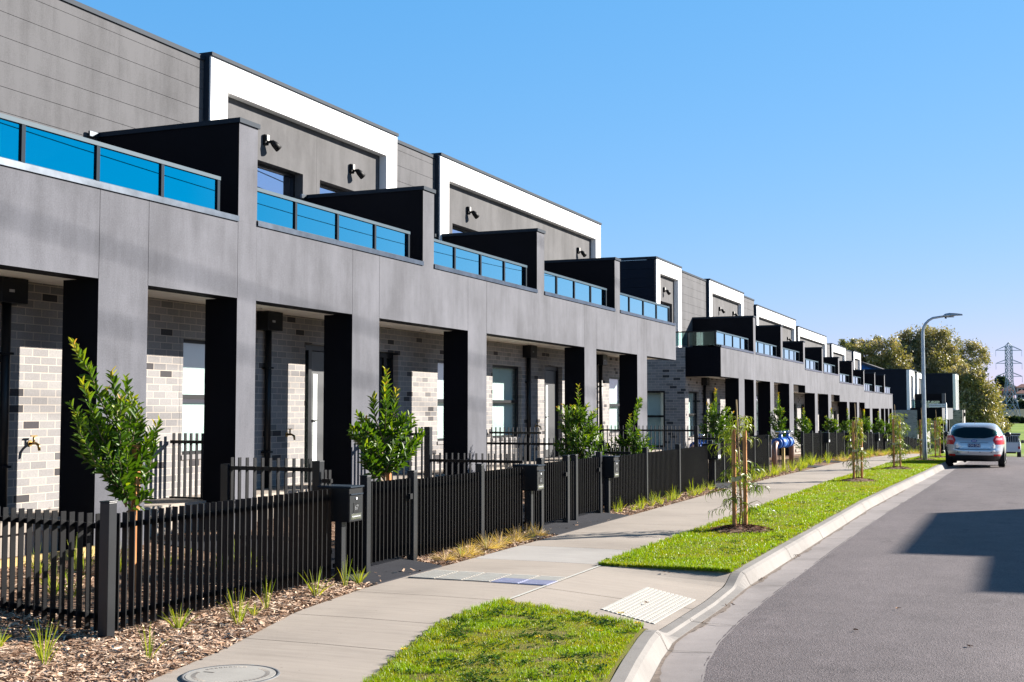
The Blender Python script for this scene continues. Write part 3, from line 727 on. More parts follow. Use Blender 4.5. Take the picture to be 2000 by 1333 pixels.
def fence_thing(name, label, cat, runs, posts, group=None, zt=.93, zr=(.15,.83), ph=1.03, pw=.088, back=-.04, flip=1):
    """runs: [(p0,p1)] fin panels; posts: [(x,y)]"""
    a = runs[0][0]; T = thing(name, label, cat, (a[0], a[1], zg(a[1])), group)
    for p0, p1 in runs:
        if len(p0) == 2: p0 = (*p0, zg(p0[1])); p1 = (*p1, zg(p1[1]))
        g = MB(); fins_line(g, p0, p1, .05, zt, sp=.0885 if flip > 0 else .103); g.build('slat_panel', M['fence'], T)
        for zz in zr:
            g = MB(); rails(g, p0, p1, (zz,), back*flip); g.build('rail', M['fence'], T)
    for p in posts:
        z = p[2] if len(p) > 2 else zg(p[1])
        g = MB(); g.box(p[0]-pw/2, p[0]+pw/2, p[1]-pw/2, p[1]+pw/2, z-.1, z+ph-.012); g.box(p[0]-pw/2-.004, p[0]+pw/2+.004, p[1]-pw/2-.004, p[1]+pw/2+.004, z+ph-.0119, z+ph)
        g.build('post', M['fencepost'], T, .004)
    return T
XFN = -6.4
GRP = 'black slatted front fences'
fence_thing('front_fence', 'black slatted fence turning left from the nearest corner post along the side street', 'fence', [((-6.46,7.46),(-9.9,8.05))], [], GRP, flip=-1)
fence_thing('front_fence', 'black slatted fence from the big corner post to the first letterbox and gate', 'fence', [((XFN,7.51),(XFN,10.7)),((XFN,10.82),(XFN,11.32))], [(XFN,7.45),(XFN,11.38)], GRP)
fence_thing('front_fence', 'black slatted fence with dry tussocks at its foot, between the first and second letterboxes', 'fence', [((XFN,12.5),(XFN,14.27)),((XFN,14.37),(XFN,15.75)),((XFN,15.85),(XFN,16.36))], [(XFN,12.45),(XFN,14.32),(XFN,16.42)], GRP)
fence_thing('front_fence', 'short black slatted infill between the twin gates by the second pad', 'fence', [((XFN,17.57),(XFN,17.82))], [(XFN,17.51),(XFN,17.88)], GRP)
fence_thing('front_fence', 'long black slatted fence running from the third letterbox to the end of the near block', 'fence', [((XFN,19.1),(XFN,19.25)),((XFN,19.36),(XFN,21.66)),((XFN,21.76),(XFN,23.97)),((XFN,24.07),(XFN,26.5))], [(XFN,19.06),(XFN,21.71),(XFN,24.02),(XFN,26.8)], GRP)
fence_thing('front_fence', 'black slatted fence behind the nearest verge tree, ending at the copper pipes', 'fence', [((XFN,28.0),(XFN,29.38)),((XFN,29.48),(XFN,31.38)),((XFN,31.48),(XFN,33.2))], [(XFN,27.95),(XFN,29.43),(XFN,31.43),(XFN,33.27)], GRP)
fence_thing('front_fence', 'black slatted fence set back behind the blue valve and copper pipes', 'fence', [((XFN-1.1,33.3),(XFN-1.1,38.9))], [(XFN-1.1,36.0)], GRP)
far = [(38.95, 42.5, 'first far fence panel right of the copper pipes, behind the second verge tree'), (44.2, 48.3, 'black far fence under the clustered shrubs, second after the pipes'), (49.4, 56.2, 'black far fence, third after the pipes, seen left of the leaning stake'),
       (57.6, 62.8, 'black far fence, fourth after the pipes'), (64.0, 69.5, 'black far fence, fifth after the pipes'), (70.6, 76.0, 'black far fence, sixth after the pipes, beside the lamp post'), (77.2, 94.0, 'farthest black fence before the street sign')]
for a, b, l in far:
    n = max(2, int((b-a)/2.2)); ps = [(XFN, a+(b-a)*k/n) for k in range(n+1)]
    fence_thing('front_fence', l, 'fence', [((XFN, ps[k][1]+.05), (XFN, ps[k+1][1]-.05)) for k in range(n)], ps, GRP, zt=.96)
# gates
def gate(y0, y1, label):
    T = thing('garden_gate', label, 'gate', (XFN, y0, zg(y0)), 'black slatted garden gates'); z = zg(y0)
    g = MB(); fins_line(g, (XFN,y0+.06,z), (XFN,y1-.06,z), .1, .95); g.build('slat_panel', M['fence'], T)
    for zz in (.2,.84):
        g = MB(); rails(g, (XFN,y0+.05,z), (XFN,y1-.05,z), (zz,), -.045); g.build('rail', M['fence'], T)
    g = MB(); g.box(XFN+.02, XFN+.06, y1-.16, y1-.1, z+.72, z+.78); g.build('latch', M['black'], T)
gate(11.38, 12.45, 'first black slatted gate, over the nearest dark pad')
gate(16.42, 17.51, 'left one of the twin black gates at the second dark pad')
gate(17.88, 19.06, 'right one of the twin black gates at the second dark pad')
gate(26.8, 27.95, 'fourth black gate, at the end of the long fence')
gate(42.55, 44.15, 'black far gate just after the first far fence panel')
gate(48.4, 49.35, 'black far gate under the shrubs left of the third stake pair')
gate(56.3, 57.5, 'black far gate, third after the copper pipes')
gate(62.9, 63.9, 'black far gate, fourth after the copper pipes')
gate(69.6, 70.5, 'farthest black gate, close to the lamp post')
# side fences up the gardens
SG = 'black side fences between the gardens'
def side(label, runs, posts, top):
    T = thing('side_fence', label, 'fence', runs[0][0], SG)
    for (p0, p1), z in zip(runs, top):
        g = MB(); fins_line(g, p0, p1, z-.95, z+.06, sp=.1); g.build('slat_panel', M['fence'], T)
        for zz in (z-.05, z-.76):
            g = MB(); rails(g, p0, p1, (zz,), 0, .04, .04); g.build('rail', M['fence'], T)
    for x, y, z0, z1 in posts:
        g = MB(); g.box(x-.045, x+.045, y-.045, y+.045, z0, z1); g.build('post', M['fencepost'], T, .004)
side('black side fence stepping down to the first letterbox', [((-7.7,10.78,0),(-6.66,10.78,0)),((-6.55,10.78,0),(-6.45,10.78,0))], [(-6.61,10.78,0,1.2),(-7.72,10.78,0,1.15)], [1.16,1.05])
side('black side fence with tall post, stepping down to the second letterbox', [((-8.85,15.9,0),(-7.97,15.9,0)),((-7.87,15.9,0),(-6.45,15.9,0))], [(-7.92,15.9,0,1.47)], [1.41,1.04])
side('black side fence behind the conical shrub, left of the twin shrubs', [((-9.3,21,0),(-7.0,21,0)),((-6.95,21,0),(-6.45,21,0))], [(-6.98,21,0,1.15)], [1.14,1.0])
side('black side fence in front of the brick end wall of the far block', [((-9.3,27.9,0),(-7.05,27.9,0)),((-6.95,27.9,0),(-6.45,27.9,0))], [(-7.0,27.9,0,1.34)], [1.28,1.1])
T = side('black porch screen between the first two brick porches', [((-10.02,12.8,0),(-9.4,12.8,0))], [], [1.36])
T = side('black porch screen right of the second square column, beyond the wide window', [((-10.02,22.9,0),(-8.9,22.9,0))], [], [1.3])

# letterboxes
def text(body, size, loc, mat, parent, name='number', rot=(R(90),0,R(90)), ext=.001, ax='CENTER'):
    cu = bpy.data.curves.new(name, 'FONT'); cu.body = body; cu.size = size; cu.extrude = ext; cu.align_x = ax; cu.align_y = 'CENTER'; cu.resolution_u = 2
    o = bpy.data.objects.new(name, cu); COL.objects.link(o)
    dg = bpy.context.evaluated_depsgraph_get(); me = bpy.data.meshes.new_from_object(o.evaluated_get(dg))
    bpy.data.objects.remove(o); bpy.data.curves.remove(cu)
    me.materials.clear(); me.materials.append(mat); o = bpy.data.objects.new(name, me); COL.objects.link(o)
    o.rotation_euler = rot; p = Vector(loc)
    if parent is not None: o.parent = parent; p = p - world_loc(parent)
    o.location = p; return o
def letterbox(y, num, label):
    z = zg(y); x = XFN+.1
    T = thing('letterbox', label, 'letterbox', (x, y, z), 'black numbered letterboxes')
    g = MB(); g.box(XFN+.03, XFN+.11, y-.12, y-.04, z-.1, z+.6); g.build('post', M['fencepost'], T, .004)
    xf = x+.1
    g = MB(); g.box(xf-.36, xf, y-.13, y+.13, z+.6, z+.94); b = g.build('box', M['black'], T, .006)
    g = MB(); g.box(xf-.37, xf+.02, y-.135, y+.135, z+.941, z+.955); g.box(xf+.001, xf+.018, y-.12, y+.12, z+.868, z+.88); g.build('hood', M['cap'], b)
    g = MB(); g.box(xf+.001, xf+.004, y-.125, y+.125, z+.61, z+.86); d = g.build('door', M['fencepost'], b)
    g = MB(); g.tube([(xf+.004, y, z+.83), (xf+.012, y, z+.83)], .013, 12); g.build('lock', M['lettering'], b)
    g = MB(); g.box(xf+.004, xf+.007, y-.055, y+.055, z+.69, z+.79); pl = g.build('number_plate', M['black'], b)
    text(num, .07, (xf+.0075, y+.005, z+.738), M['digit'], pl)
    g = MB(); g.box(xf+.004, xf+.007, y-.1, y+.1, z+.625, z+.68); q = g.build('name_plate', M['chrome'], b)
    text('PULLENBARNE RISE', .019, (xf+.0075, y, z+.652), M['lettering'], q, 'lettering')
letterbox(10.83, '67', 'black letterbox numbered 67, nearest one beside the first gate')
letterbox(15.93, '65', 'black letterbox numbered 65 before the twin gates')
letterbox(19.36, '63', 'black letterbox numbered 63 after the twin gates')
for y, l in ((26.75,'letterbox at the end of the long fence, behind the nearest verge tree'),(43.3,'letterbox on the fence right of the copper pipes'),(48.85,'letterbox above the far fence under the clustered shrubs'),(59.1,'far letterbox between second and third verge trees, left one'),(62.75,'far letterbox between second and third verge trees, right one')):
    z = zg(y); T = thing('letterbox', 'black '+l, 'letterbox', (XFN+.1, y, z), 'black numbered letterboxes')
    g = MB(); g.box(XFN+.04, XFN+.11, y-.05, y+.05, z-.1, z+.62); g.build('post', M['fencepost'], T)
    g = MB(); g.box(XFN-.15, XFN+.2, y-.13, y+.13, z+.62, z+.97); g.build('box', M['black'], T, .006)
    g = MB(); g.box(XFN+.201, XFN+.206, y-.1, y+.1, z+.65, z+.72); g.build('name_plate', M['lettering'], T)
g = MB(); g.box(-8.86, -8.8, 7.9, 10.1, .1, .32); tag(g.build('timber_edging', M['sleeper']), 'yellow timber sleeper edging low behind the nearest fence at the left edge', 'timber edging')

# ------------------------------------------------------------------ plants
def vec(a): return np.array(a, dtype=float)
def unit(v): return v/max(1e-9, np.linalg.norm(v))
class Leaves:
    def __init__(s): s.V = []; s.F = []; s.T = []
    def oval(s, p, d, n, L, W, fold, t):
        d = unit(d); sd = unit(np.cross(d, n)); n = unit(np.cross(sd, d)); i = len(s.V)
        up = n*fold*W
        s.V += [p, p+d*L*.35+sd*W*.5+up, p+d*L*.75+sd*W*.38+up*.7-n*L*.05, p+d*L-n*L*.12, p+d*L*.75-sd*W*.38+up*.7-n*L*.05, p+d*L*.35-sd*W*.5+up]
        s.F += [(i, i+1, i+2, i+3), (i, i+3, i+4, i+5)]; s.T += [t]*6
    def sickle(s, p, d, n, L, W, curl, t, seg=4):
        d = unit(d); i = len(s.V); q = np.array(p, float)
        ax = unit(np.cross(d, vec((0,0,-1)))+1e-6); sdv = unit(np.cross(d, ax))
        for k in range(seg+1):
            w = W*(1-abs(2*k/seg-.9)**2*.9)/2 if k < seg else .0005
            sd = unit(np.cross(d, n)+1e-6)
            s.V += [q-sd*w, q+sd*w]; s.T += [t]*2
            a = curl/seg; d = unit(d*math.cos(a)+np.cross(ax, d)*math.sin(a)+ax*np.dot(ax, d)*(1-math.cos(a))); q = q+d*L/seg
            if k < seg: s.F.append((i+2*k, i+2*k+1, i+2*k+3, i+2*k+2))
    def build(s, name, mat, parent):
        return fast(name, np.array(s.V), np.array(s.F), mat, parent, np.array(s.T))
CAMDIR = None
def shrub(name, label, loc, branches, leafL=.085, dens=1., seed=0, trunk=None, stake=True, tip=.75, cat='shrub', group='leafy shrubs behind the front fences'):
    """branches: list of polylines in local coordinates (u along the street, v towards the road, z) with leaves along them"""
    r = np.random.RandomState(seed); T = thing(name, label, cat, loc, group); L = Leaves(); g = MB(); O = vec(loc)
    def W(p): return O+vec((p[1], p[0], p[2]))
    def leafline(P, l0, top):
        P = [vec(p) for p in P]; seg = sum(np.linalg.norm(P[i+1]-P[i]) for i in range(len(P)-1)); n = int(seg/.0125*dens)
        ang = r.uniform(0, 6)
        for k in range(n):
            t = l0+(1-l0)*(k+.5)/n; s_ = t*(len(P)-1); i = min(int(s_), len(P)-2); f = s_-i; p = P[i]*(1-f)+P[i+1]*f; d = unit(P[i+1]-P[i])
            ang += 2.4+r.uniform(-.4, .4); a = unit(np.cross(d, vec((.3,.9,.1)))); b = np.cross(d, a); rad = a*math.cos(ang)+b*math.sin(ang)
            dd = unit(rad*.9+d*(.55+.6*t)+vec((0,0,.15))+r.normal(0, .15, 3)); sz = leafL*r.uniform(.7, 1.15)*(1-.35*max(0, t-.8)/.2)
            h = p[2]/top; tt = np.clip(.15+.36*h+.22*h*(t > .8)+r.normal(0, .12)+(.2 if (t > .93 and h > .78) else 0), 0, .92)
            if t > .97 and h > .7 and r.rand() < .3: tt = .97
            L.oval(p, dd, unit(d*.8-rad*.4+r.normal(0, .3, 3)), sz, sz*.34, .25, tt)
    top = max(b[-1][2] for b in branches)
    for b in branches:
        bw = [W(p) for p in b]
        g.tube([tuple(p) for p in bw], [.009*(1-.7*i/(len(b)-1)) for i in range(len(b))], 5)
        leafline(bw, .12, 1e9) if False else leafline([vec((p[0], p[1], p[2])) for p in bw], .14, O[2]+top)
    if trunk: g.tube([tuple(W(p)) for p in trunk], [.016, .014, .011][:len(trunk)], 7)
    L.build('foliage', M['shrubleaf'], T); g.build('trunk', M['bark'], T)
    return T
def auto_branches(r, h, spread, n, lean=(0,0), zlo=.3, leader=.28, cone=1.0):
    B = []; top = vec((lean[0], lean[1], h))
    B.append([(0,0,zlo*h), (lean[0]*.3, lean[1]*.3, h*.6), tuple(top)])
    for k in range(n):
        z0 = h*(zlo+(1-leader-zlo)*r.rand()**.9); a = r.uniform(0, 6.283); f = 1-(z0/h-zlo)/(1-zlo)*cone*.75
        rad = spread*f*r.uniform(.6, 1.1); b0 = vec((lean[0]*(z0/h)**2, lean[1]*(z0/h)**2, z0)); e = b0+vec((math.cos(a)*rad, math.sin(a)*rad*.8, rad*r.uniform(.5, 1.15)))
        m = (b0+e)/2+vec((math.cos(a)*rad*.12, 0, -rad*.06)); B.append([tuple(b0), tuple(m), tuple(e)])
    return B
# nearest shrub: leader leaning left, broad crown
r1 = np.random.RandomState(5)
B = [[(0,0,1.0),(-.08,0,1.5),(-.24,0,1.9),(-.44,.02,2.18)], [(-.05,0,1.2),(.12,0,1.55),(.16,.03,1.9)], [(0,0,1.1),(-.28,.05,1.4),(-.42,.05,1.86)], [(-.03,0,1.3),(-.02,.05,1.65),(-.04,.05,1.95)],
     [(0,0,1.0),(.25,0,1.2),(.33,.02,1.62)], [(0,0,.95),(.3,.05,1.05),(.46,.05,1.36)], [(0,0,1.0),(-.3,0,1.12),(-.5,.03,1.42)], [(0,0,1.0),(.2,.1,1.2),(.4,.15,1.5)], [(0,0,1.1),(-.15,.15,1.35),(-.2,.25,1.7)],
     [(0,0,.85),(-.2,.1,.95),(-.33,.15,1.15)], [(0,0,.9),(.15,-.1,1.1),(.2,-.15,1.5)], [(0,0,.8),(.14,.1,.86),(.2,.1,1.0)], [(0,0,.75),(-.1,.12,.85),(-.16,.15,.96)], [(0,0,.7),(.08,.1,.78),(.17,.12,.84)], [(0,0,1.2),(.08,-.1,1.5),(.05,-.12,1.78)], [(0,0,1.0),(-.35,-.1,1.2),(-.36,-.1,1.6)], [(0,0,1.05),(.3,-.05,1.3),(.28,-.03,1.75)]]
for k in range(30):
    a = r1.uniform(0, 6.28); z = r1.uniform(.75, 1.35); q = r1.uniform(.2, .46); B.append([(0,0,z),(math.cos(a)*q*.5, math.sin(a)*q*.4, z+.12),(math.cos(a)*q, math.sin(a)*q*.7, z+r1.uniform(.25,.45))])
B = [[(u-.2*max(0, z-.6), v, z) for u, v, z in b] for b in B]
shrub('garden_shrub', 'nearest shrub with a leaning leader and reddish tips, behind the corner post', (-7.45, 8.93, .1), B, .115, .7, 1, [(.02,.02,0),(.01,.01,.6),(0,0,1.2)])
r2 = np.random.RandomState(9)
B = [[(0,0,.9),(.02,0,1.6),(.04,0,2.12)], [(0,0,1.05),(-.4,.02,1.35),(-.62,.02,1.42),(-.84,.02,1.4)], [(-.02,0,1.0),(-.35,.03,1.15),(-.6,.05,1.2)], [(0,0,1.2),(-.25,.0,1.55),(-.3,.0,1.8)], [(0,0,1.2),(.22,0,1.5),(.3,0,1.88)], [(0,0,1.0),(.3,0,1.2),(.44,0,1.5)], [(0,0,1.3),(-.15,.1,1.65),(-.18,.1,1.95)], [(0,0,.9),(-.3,.05,.98),(-.5,.06,1.04)]]
B += auto_branches(r2, 1.75, .62, 34, zlo=.42)
shrub('garden_shrub', 'shrub with one long side branch reaching left, behind the first gate', (-7.3, 13.45, .08), B, .12, .7, 2, [(0,.02,0),(0,.01,.6),(0,0,1.2)])
specs = [((-7.3, 20.65, .05), 2.1, .5, 44, (-.03,0), 'dense conical shrub with a tall pointed leader, behind the twin gates', .28),
         ((-7.3, 23.7, .05), 1.55, .46, 40, (.0,0), 'round shrub with a yellow shoot bending right, next to the conical one', .2),
         ((-7.25, 31.0, .02), 2.2, .5, 40, (-.05,0), 'tall shrub with a fernlike top directly behind the nearest verge tree', .22),
         ((-7.3, 39.9, .0), 2.25, .55, 40, (.0,0), 'shrub with a tall spire left of a lower one, above the blue valve', .2),
         ((-7.2, 44.2, -.08), 1.85, .6, 38, (0,0), 'broad shrub right of the spired one above the blue valve', .2),
         ((-7.2, 51.0, -.2), 1.95, .6, 36, (0,0), 'far shrub just left of the second verge tree stakes', .2),
         ((-7.2, 56.0, -.35), 2.1, .7, 36, (0,0), 'far shrub directly behind the second verge tree', .2),
         ((-7.2, 62.0, -.5), 2.2, .8, 34, (0,0), 'far shrub just right of the second verge tree', .2),
         ((-7.2, 68.5, -.7), 2.3, .8, 34, (0,0), 'far shrub in front of the end of the far block', .2),
         ((-7.2, 75.0, -.95), 2.35, .8, 34, (0,0), 'last far shrub, just left of the third stake', .2)]
for i, (loc, h, sp, n, lean, lab, zl) in enumerate(specs):
    rr = np.random.RandomState(40+i); B = auto_branches(rr, h, sp*(1.3 if i < 3 else .85), int(n*1.3), lean, zlo=zl, leader=.3)
    if i == 1: B.append([(.1,0,1.1),(.35,0,1.5),(.62,0,1.8),(.78,0,1.88)]); B.append([(.2,0,1.2),(.5,0,1.65),(.7,0,1.75)])
    shrub('garden_shrub', lab, loc, B, .115 if i < 5 else .14, .6 if i < 5 else .5, 60+i, [(0,0,0),(0,0,h*.3),(0,0,h*.6)])
def stake(x, y, z, h, label, w=.05, lean=(0,0), name='timber_stake', mat='wood', group='timber stakes'):
    g = MB(); g.bar((x, y, z-.2), (x+lean[0], y+lean[1], z+h), w, w, up=(0,1,0))
    return tag(g.build(name, M[mat], None, .003), label, 'stake', group)
stake(-7.42, 8.99, .05, 1.35, 'timber stake holding the nearest leaning shrub', .055)
stake(-7.28, 13.52, .05, 1.05, 'timber stake under the shrub with the long side branch', .055)
stake(-7.6, 37.6, 0, .62, 'short timber stake seen right of the blue valve', .06)

# street trees in the verge
def street_tree(loc, label, seed, h=1.62, n=44, spread=.42, L0=.2, sep=.012):
    r = np.random.RandomState(seed); T = thing('young_tree', label, 'tree', loc, 'young staked trees in the verge'); L = Leaves(); g = MB(); O = vec(loc)
    stem = [O+vec((.02*math.sin(k*1.3), .05*k/6-.02*math.cos(k), h*k/6)) for k in range(7)]
    g.tube([tuple(p) for p in stem], [.013-.0014*k for k in range(7)], 6)
    for k in range(n):
        t = .14+.84*(k/n) ; s_ = t*6; i = min(5, int(s_)); p = stem[i]*(1-s_+i)+stem[i+1]*(s_-i)
        a = r.uniform(0, 6.28); f = spread*(1.0-.5*t)*r.uniform(.4, 1.1)
        e = p+vec((math.cos(a)*f*.9, math.sin(a)*f*1.15, f*r.uniform(-.1, .55))); m = (p+e)/2+vec((0,0,.25*f))
        g.tube([tuple(p), tuple(m), tuple(e)], [.004, .003, .0016], 4, cap=False)
        for j in range(int(11+r.rand()*7)):
            u = .25+.75*r.rand(); q = (p*(1-u)**2+m*2*u*(1-u)+e*u*u); b = r.uniform(0, 6.28)
            d = unit(vec((math.cos(b), math.sin(b), r.uniform(-.1, .7)))+unit(e-p)*.7)
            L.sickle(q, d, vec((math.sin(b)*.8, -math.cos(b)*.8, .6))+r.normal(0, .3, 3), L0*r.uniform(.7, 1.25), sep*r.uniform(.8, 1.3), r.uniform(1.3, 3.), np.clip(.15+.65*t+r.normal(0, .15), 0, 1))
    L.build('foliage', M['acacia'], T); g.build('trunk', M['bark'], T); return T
def mulch_ring(x, y, r_, label):
    z = zg(y); pts = []; g = MB(); n = 20
    rows = [[(x+math.cos(a)*q*r_*(1+.12*math.sin(3*a+x)), y+math.sin(a)*q*r_*1.25*(1+.12*math.sin(2*a+y)), z+hh) for a in [2*math.pi*k/n for k in range(n)]] for q, hh in ((.01,.075),(.4,.065),(.75,.04),(1.,.0))]
    g.grid(rows, close=True); o = g.build('mulch_mound', M['mulchbed']); tag(o, label, 'mulch', 'mulch mounds round the young trees')
    for k in range(1300 if y < 20 else 500):
        a = RS.uniform(0, 6.28); q = math.sqrt(RS.rand())*1.08; rr = q*r_; pts.append((x+math.cos(a)*rr, y+math.sin(a)*rr*1.25, z+.08*max(0, 1-q**1.6)+.004))
    c = chips('mulch_chips', pts, M['redchip'], .025, .09, .016, o); stuff(c)
TREES = [(-3.76,17.38,'nearest young tree with curling sickle leaves, in the verge',3,1.62,44,.56,.18),(-3.73,30.4,'second young tree in the verge, stakes close together',4,1.5,40,.42,.17),(-3.42,36.9,'third young tree in the verge, leaning bushy crown right of its stake',6,1.55,50,.5,.18),
         (-3.36,46.0,'fourth young tree in the verge, beside the lamp post',8,1.5,40,.42,.17),(-3.15,50.5,'fifth young tree in the verge, just left of the parked hatchback',9,1.6,46,.5,.17)]
NTH = ['nearest','second','third','fourth','fifth']
for k, (x, y, lab, sd, h, n, sp, L0) in enumerate(TREES):
    z = zg(y); lab2 = lab.split(',')[0]
    street_tree((x+(-.02 if k < 2 else .08), y+.14, z), lab, sd, h, n, sp, L0)
    mulch_ring(x+.04, y, .44, 'dark red bark mulch mound at the foot of the %s verge tree' % NTH[k])
    stake(x-.06, y, z, 1.44, 'left timber stake of the %s verge tree' % NTH[k], .052)
    stake(x+.09, y+.04 if k == 0 else y+.3, z, 1.42, 'right timber stake of the %s verge tree' % NTH[k], .05)
    stake(x+.06, y+.05, z, 1.86, 'thin bamboo cane rising above the %s verge tree' % NTH[k], .017, (-.08,-.03), 'bamboo_cane', 'bamboo', 'bamboo canes of the verge trees')
    g = MB(); zt = z+.73
    g.box(x-.09, x-.03, y-.031, y+.031, zt-.03, zt+.03); g.bar((x-.03, y-.02, zt), (x+.06, y+.02, zt+.03), .012, .055); g.box(x+.06, x+.122, y-.0+.02, y+.075 if k == 0 else y+.33, zt+.02, zt+.075)
    tag(g.build('tree_tie', M['hessian']), 'hessian tie strapped round the stakes of the %s verge tree' % NTH[k], 'tree tie', 'hessian ties on the verge trees')

# tussocks along the fence
def tussock_mesh(seed, n, h, spread, mat, wid=.007):
    r = np.random.RandomState(seed); L = Leaves()
    for k in range(n):
        a = r.uniform(0, 6.28); f = r.rand()**.8; d = unit(vec((math.cos(a)*f*spread, math.sin(a)*f*spread, 1)))
        L.sickle(vec((math.cos(a)*.02*f, math.sin(a)*.02*f, -.01)), d, vec((math.sin(a), -math.cos(a), .2)), h*r.uniform(.5, 1.1), wid, -r.uniform(.1, .9)*f*-1, np.clip(r.normal(.5, .22), 0, 1), 3)
    return fast('grass_clump', np.array(L.V), np.array(L.F), M[mat], None, np.array(L.T))
TM = [tussock_mesh(1, 26, .26, .35, 'tuss'), tussock_mesh(2, 16, .3, .25, 'tuss'), tussock_mesh(3, 34, .22, .55, 'tuss')]
DM = [tussock_mesh(4, 210, .24, 3.2, 'straw', .005), tussock_mesh(5, 170, .22, 3.6, 'straw', .005)]
used = set()
def clump(protos, k, x, y, s, label, group, cat='grass clump'):
    p = protos[k % len(protos)]; o = p if p.name not in used else p.copy()
    if p.name not in used: used.add(p.name)
    else: COL.objects.link(o)
    o.location = (x, y, max(bedz(x, y), zg(y)-.01)+.005); o.rotation_euler = (0, 0, rnd.uniform(0, 6.28)); o.scale = (s, s, s*rnd.uniform(.9, 1.15)); tag(o, label, cat, group)
GN = 'yellow green clumps in the near mulch bed'
NEAR = [(-6.22,6.62,1.,'spiky yellow green clump in front of the left return fence'),(-6.05,6.45,.8,'thin upright green clump left of the corner post, nearest the path'),(-6.75,6.75,.7,'dim green clump in the shade of the return fence'),(-6.6,6.1,.8,'sprawling pale clump at the left edge of the photo'),
        (-5.6,6.95,.85,'thin sparse clump right below the big corner post'),(-6.12,7.95,.95,'first clump right of the big corner post'),(-5.85,8.35,1.05,'tall two stemmed clump beside the path, second right of the corner post'),(-6.05,9.05,.8,'low flat clump close to the slats, third right of the corner post'),(-5.98,8.75,.6,'tiny clump just below the low flat one'),
        (-6.05,9.85,1.1,'lush spreading clump at the path edge halfway to the first gate'),(-6.12,10.5,.95,'upright clump just before the first letterbox post'),(-6.1,10.72,.8,'thin clump at the foot of the first letterbox post')]
for k, (x, y, s, l) in enumerate(NEAR): clump(TM, k, x, y, s, l, GN)
for k in range(11):
    clump(DM, k, -6.13+rnd.uniform(-.08, .1), 12.75+k*.29, rnd.uniform(.75, 1.05), 'straw coloured dry tussock at the fence foot between first and second letterboxes', 'dry tussocks between the letterboxes', 'dry tussock')
for k in range(4): clump(TM, k, -6.1+rnd.uniform(-.1, .1), 13.1+k*.75, .55, 'small green sprout among the dry tussocks', 'green sprouts among the dry tussocks')
for k in range(26):
    clump(TM, k, -6.18+rnd.uniform(-.09, .12), 19.5+k*.265+rnd.uniform(-.1, .1), rnd.uniform(.7, 1.0), 'small grass clump along the long fence after the third letterbox', 'clumps along the long fence')
for k in range(22):
    clump(TM, k, -6.12+rnd.uniform(-.12, .2), 28.2+k*.28, rnd.uniform(.9, 1.25), 'bright yellow green clump in the mulch behind the nearest verge tree', 'clumps behind the nearest verge tree')
for k in range(22):
    clump(TM, k, -6.0+rnd.uniform(-.25, .25), 34.2+k*.3, rnd.uniform(1.0, 1.5), 'yellow clump around the copper pipes', 'clumps around the copper pipes')
for k in range(60):
    y = 42.0+k*.62
    clump(DM if k % 2 else TM, k, -5.9+rnd.uniform(-.25, .2), y, rnd.uniform(1.0, 1.4), 'far pale clump along the fences beyond the copper pipes', 'far clumps along the fences')
for k in range(16):
    clump(TM, k, -7.2-rnd.random()*1.4, 7.9+k*.2+rnd.uniform(-.1, .1), rnd.uniform(.9, 1.3), 'green garden clump seen through the slats of the nearest fence', 'clumps inside the first garden')
for k in range(5): clump(TM, k, -7.6+rnd.uniform(-.4, .3), 30.5+k*.7, 1.3, 'yellow garden clump behind the side fence by the brick end wall', 'clumps by the brick end wall')
L = Leaves(); rw = np.random.RandomState(77)
for k in range(120):
    if k < 75:
        y = rw.uniform(6.8, 10.0); a_, b_ = inv_lerp(y); x = rw.uniform(a_, b_-.08)
        if y > 10.2-.72*(x+4.33)/1.5: continue
    else:
        y = 13.05+rw.rand()**1.6*14; a_, b_ = inv_lerp(y); x = rw.uniform(a_, b_-.08)
    for c in range(rw.randint(5, 16)):
        cx_, cy_ = x+rw.normal(0, .06), y+rw.normal(0, .06)
        for q in range(rw.randint(3, 7)):
            a = rw.uniform(0, 6.28); L.oval(vec((cx_, cy_, .008+rw.rand()*.02)), vec((math.cos(a), math.sin(a), rw.uniform(.1, .7))), vec((0,0,1)), rw.uniform(.018, .04), rw.uniform(.012, .02), .15, np.clip(rw.normal(.3, .18), 0, .7))
stuff(L.build('clover', M['shrubleaf'], None))
# dandelions in the near grass patch
for k, (x, y, h, l) in enumerate([(-3.02,9.5,.09,'yellow dandelion standing up at the edge of the concrete ramp'),(-2.83,9.33,.05,'yellow dandelions at the right corner of the grass patch, by the kerb'),(-2.98,8.85,.06,'yellow dandelion in the grass near the kerb'),(-3.35,8.55,.04,'low yellow dandelion in the middle of the grass patch'),(-4.05,7.75,.04,'yellow dandelion near the path edge in the grass patch')]):
    T = thing('dandelion', l, 'flower', (x, y, .005), 'dandelions in the grass patch')
    g = MB(); g.tube([(x, y, 0), (x+.01, y, h)], .0025, 5); g.build('stem', M['stem'], T)
    g = MB()
    for q in range(14):
        a = q*.449*2; u = .03 if q % 2 else .022; g.face([(x+.01, y, h), (x+.01+math.cos(a-.2)*u, y+math.sin(a-.2)*u, h+.012), (x+.01+math.cos(a)*u*1.1, y+math.sin(a)*u*1.1, h+.01), (x+.01+math.cos(a+.2)*u, y+math.sin(a+.2)*u, h+.012)])
    g.build('flower_head', M['yellow'], T)

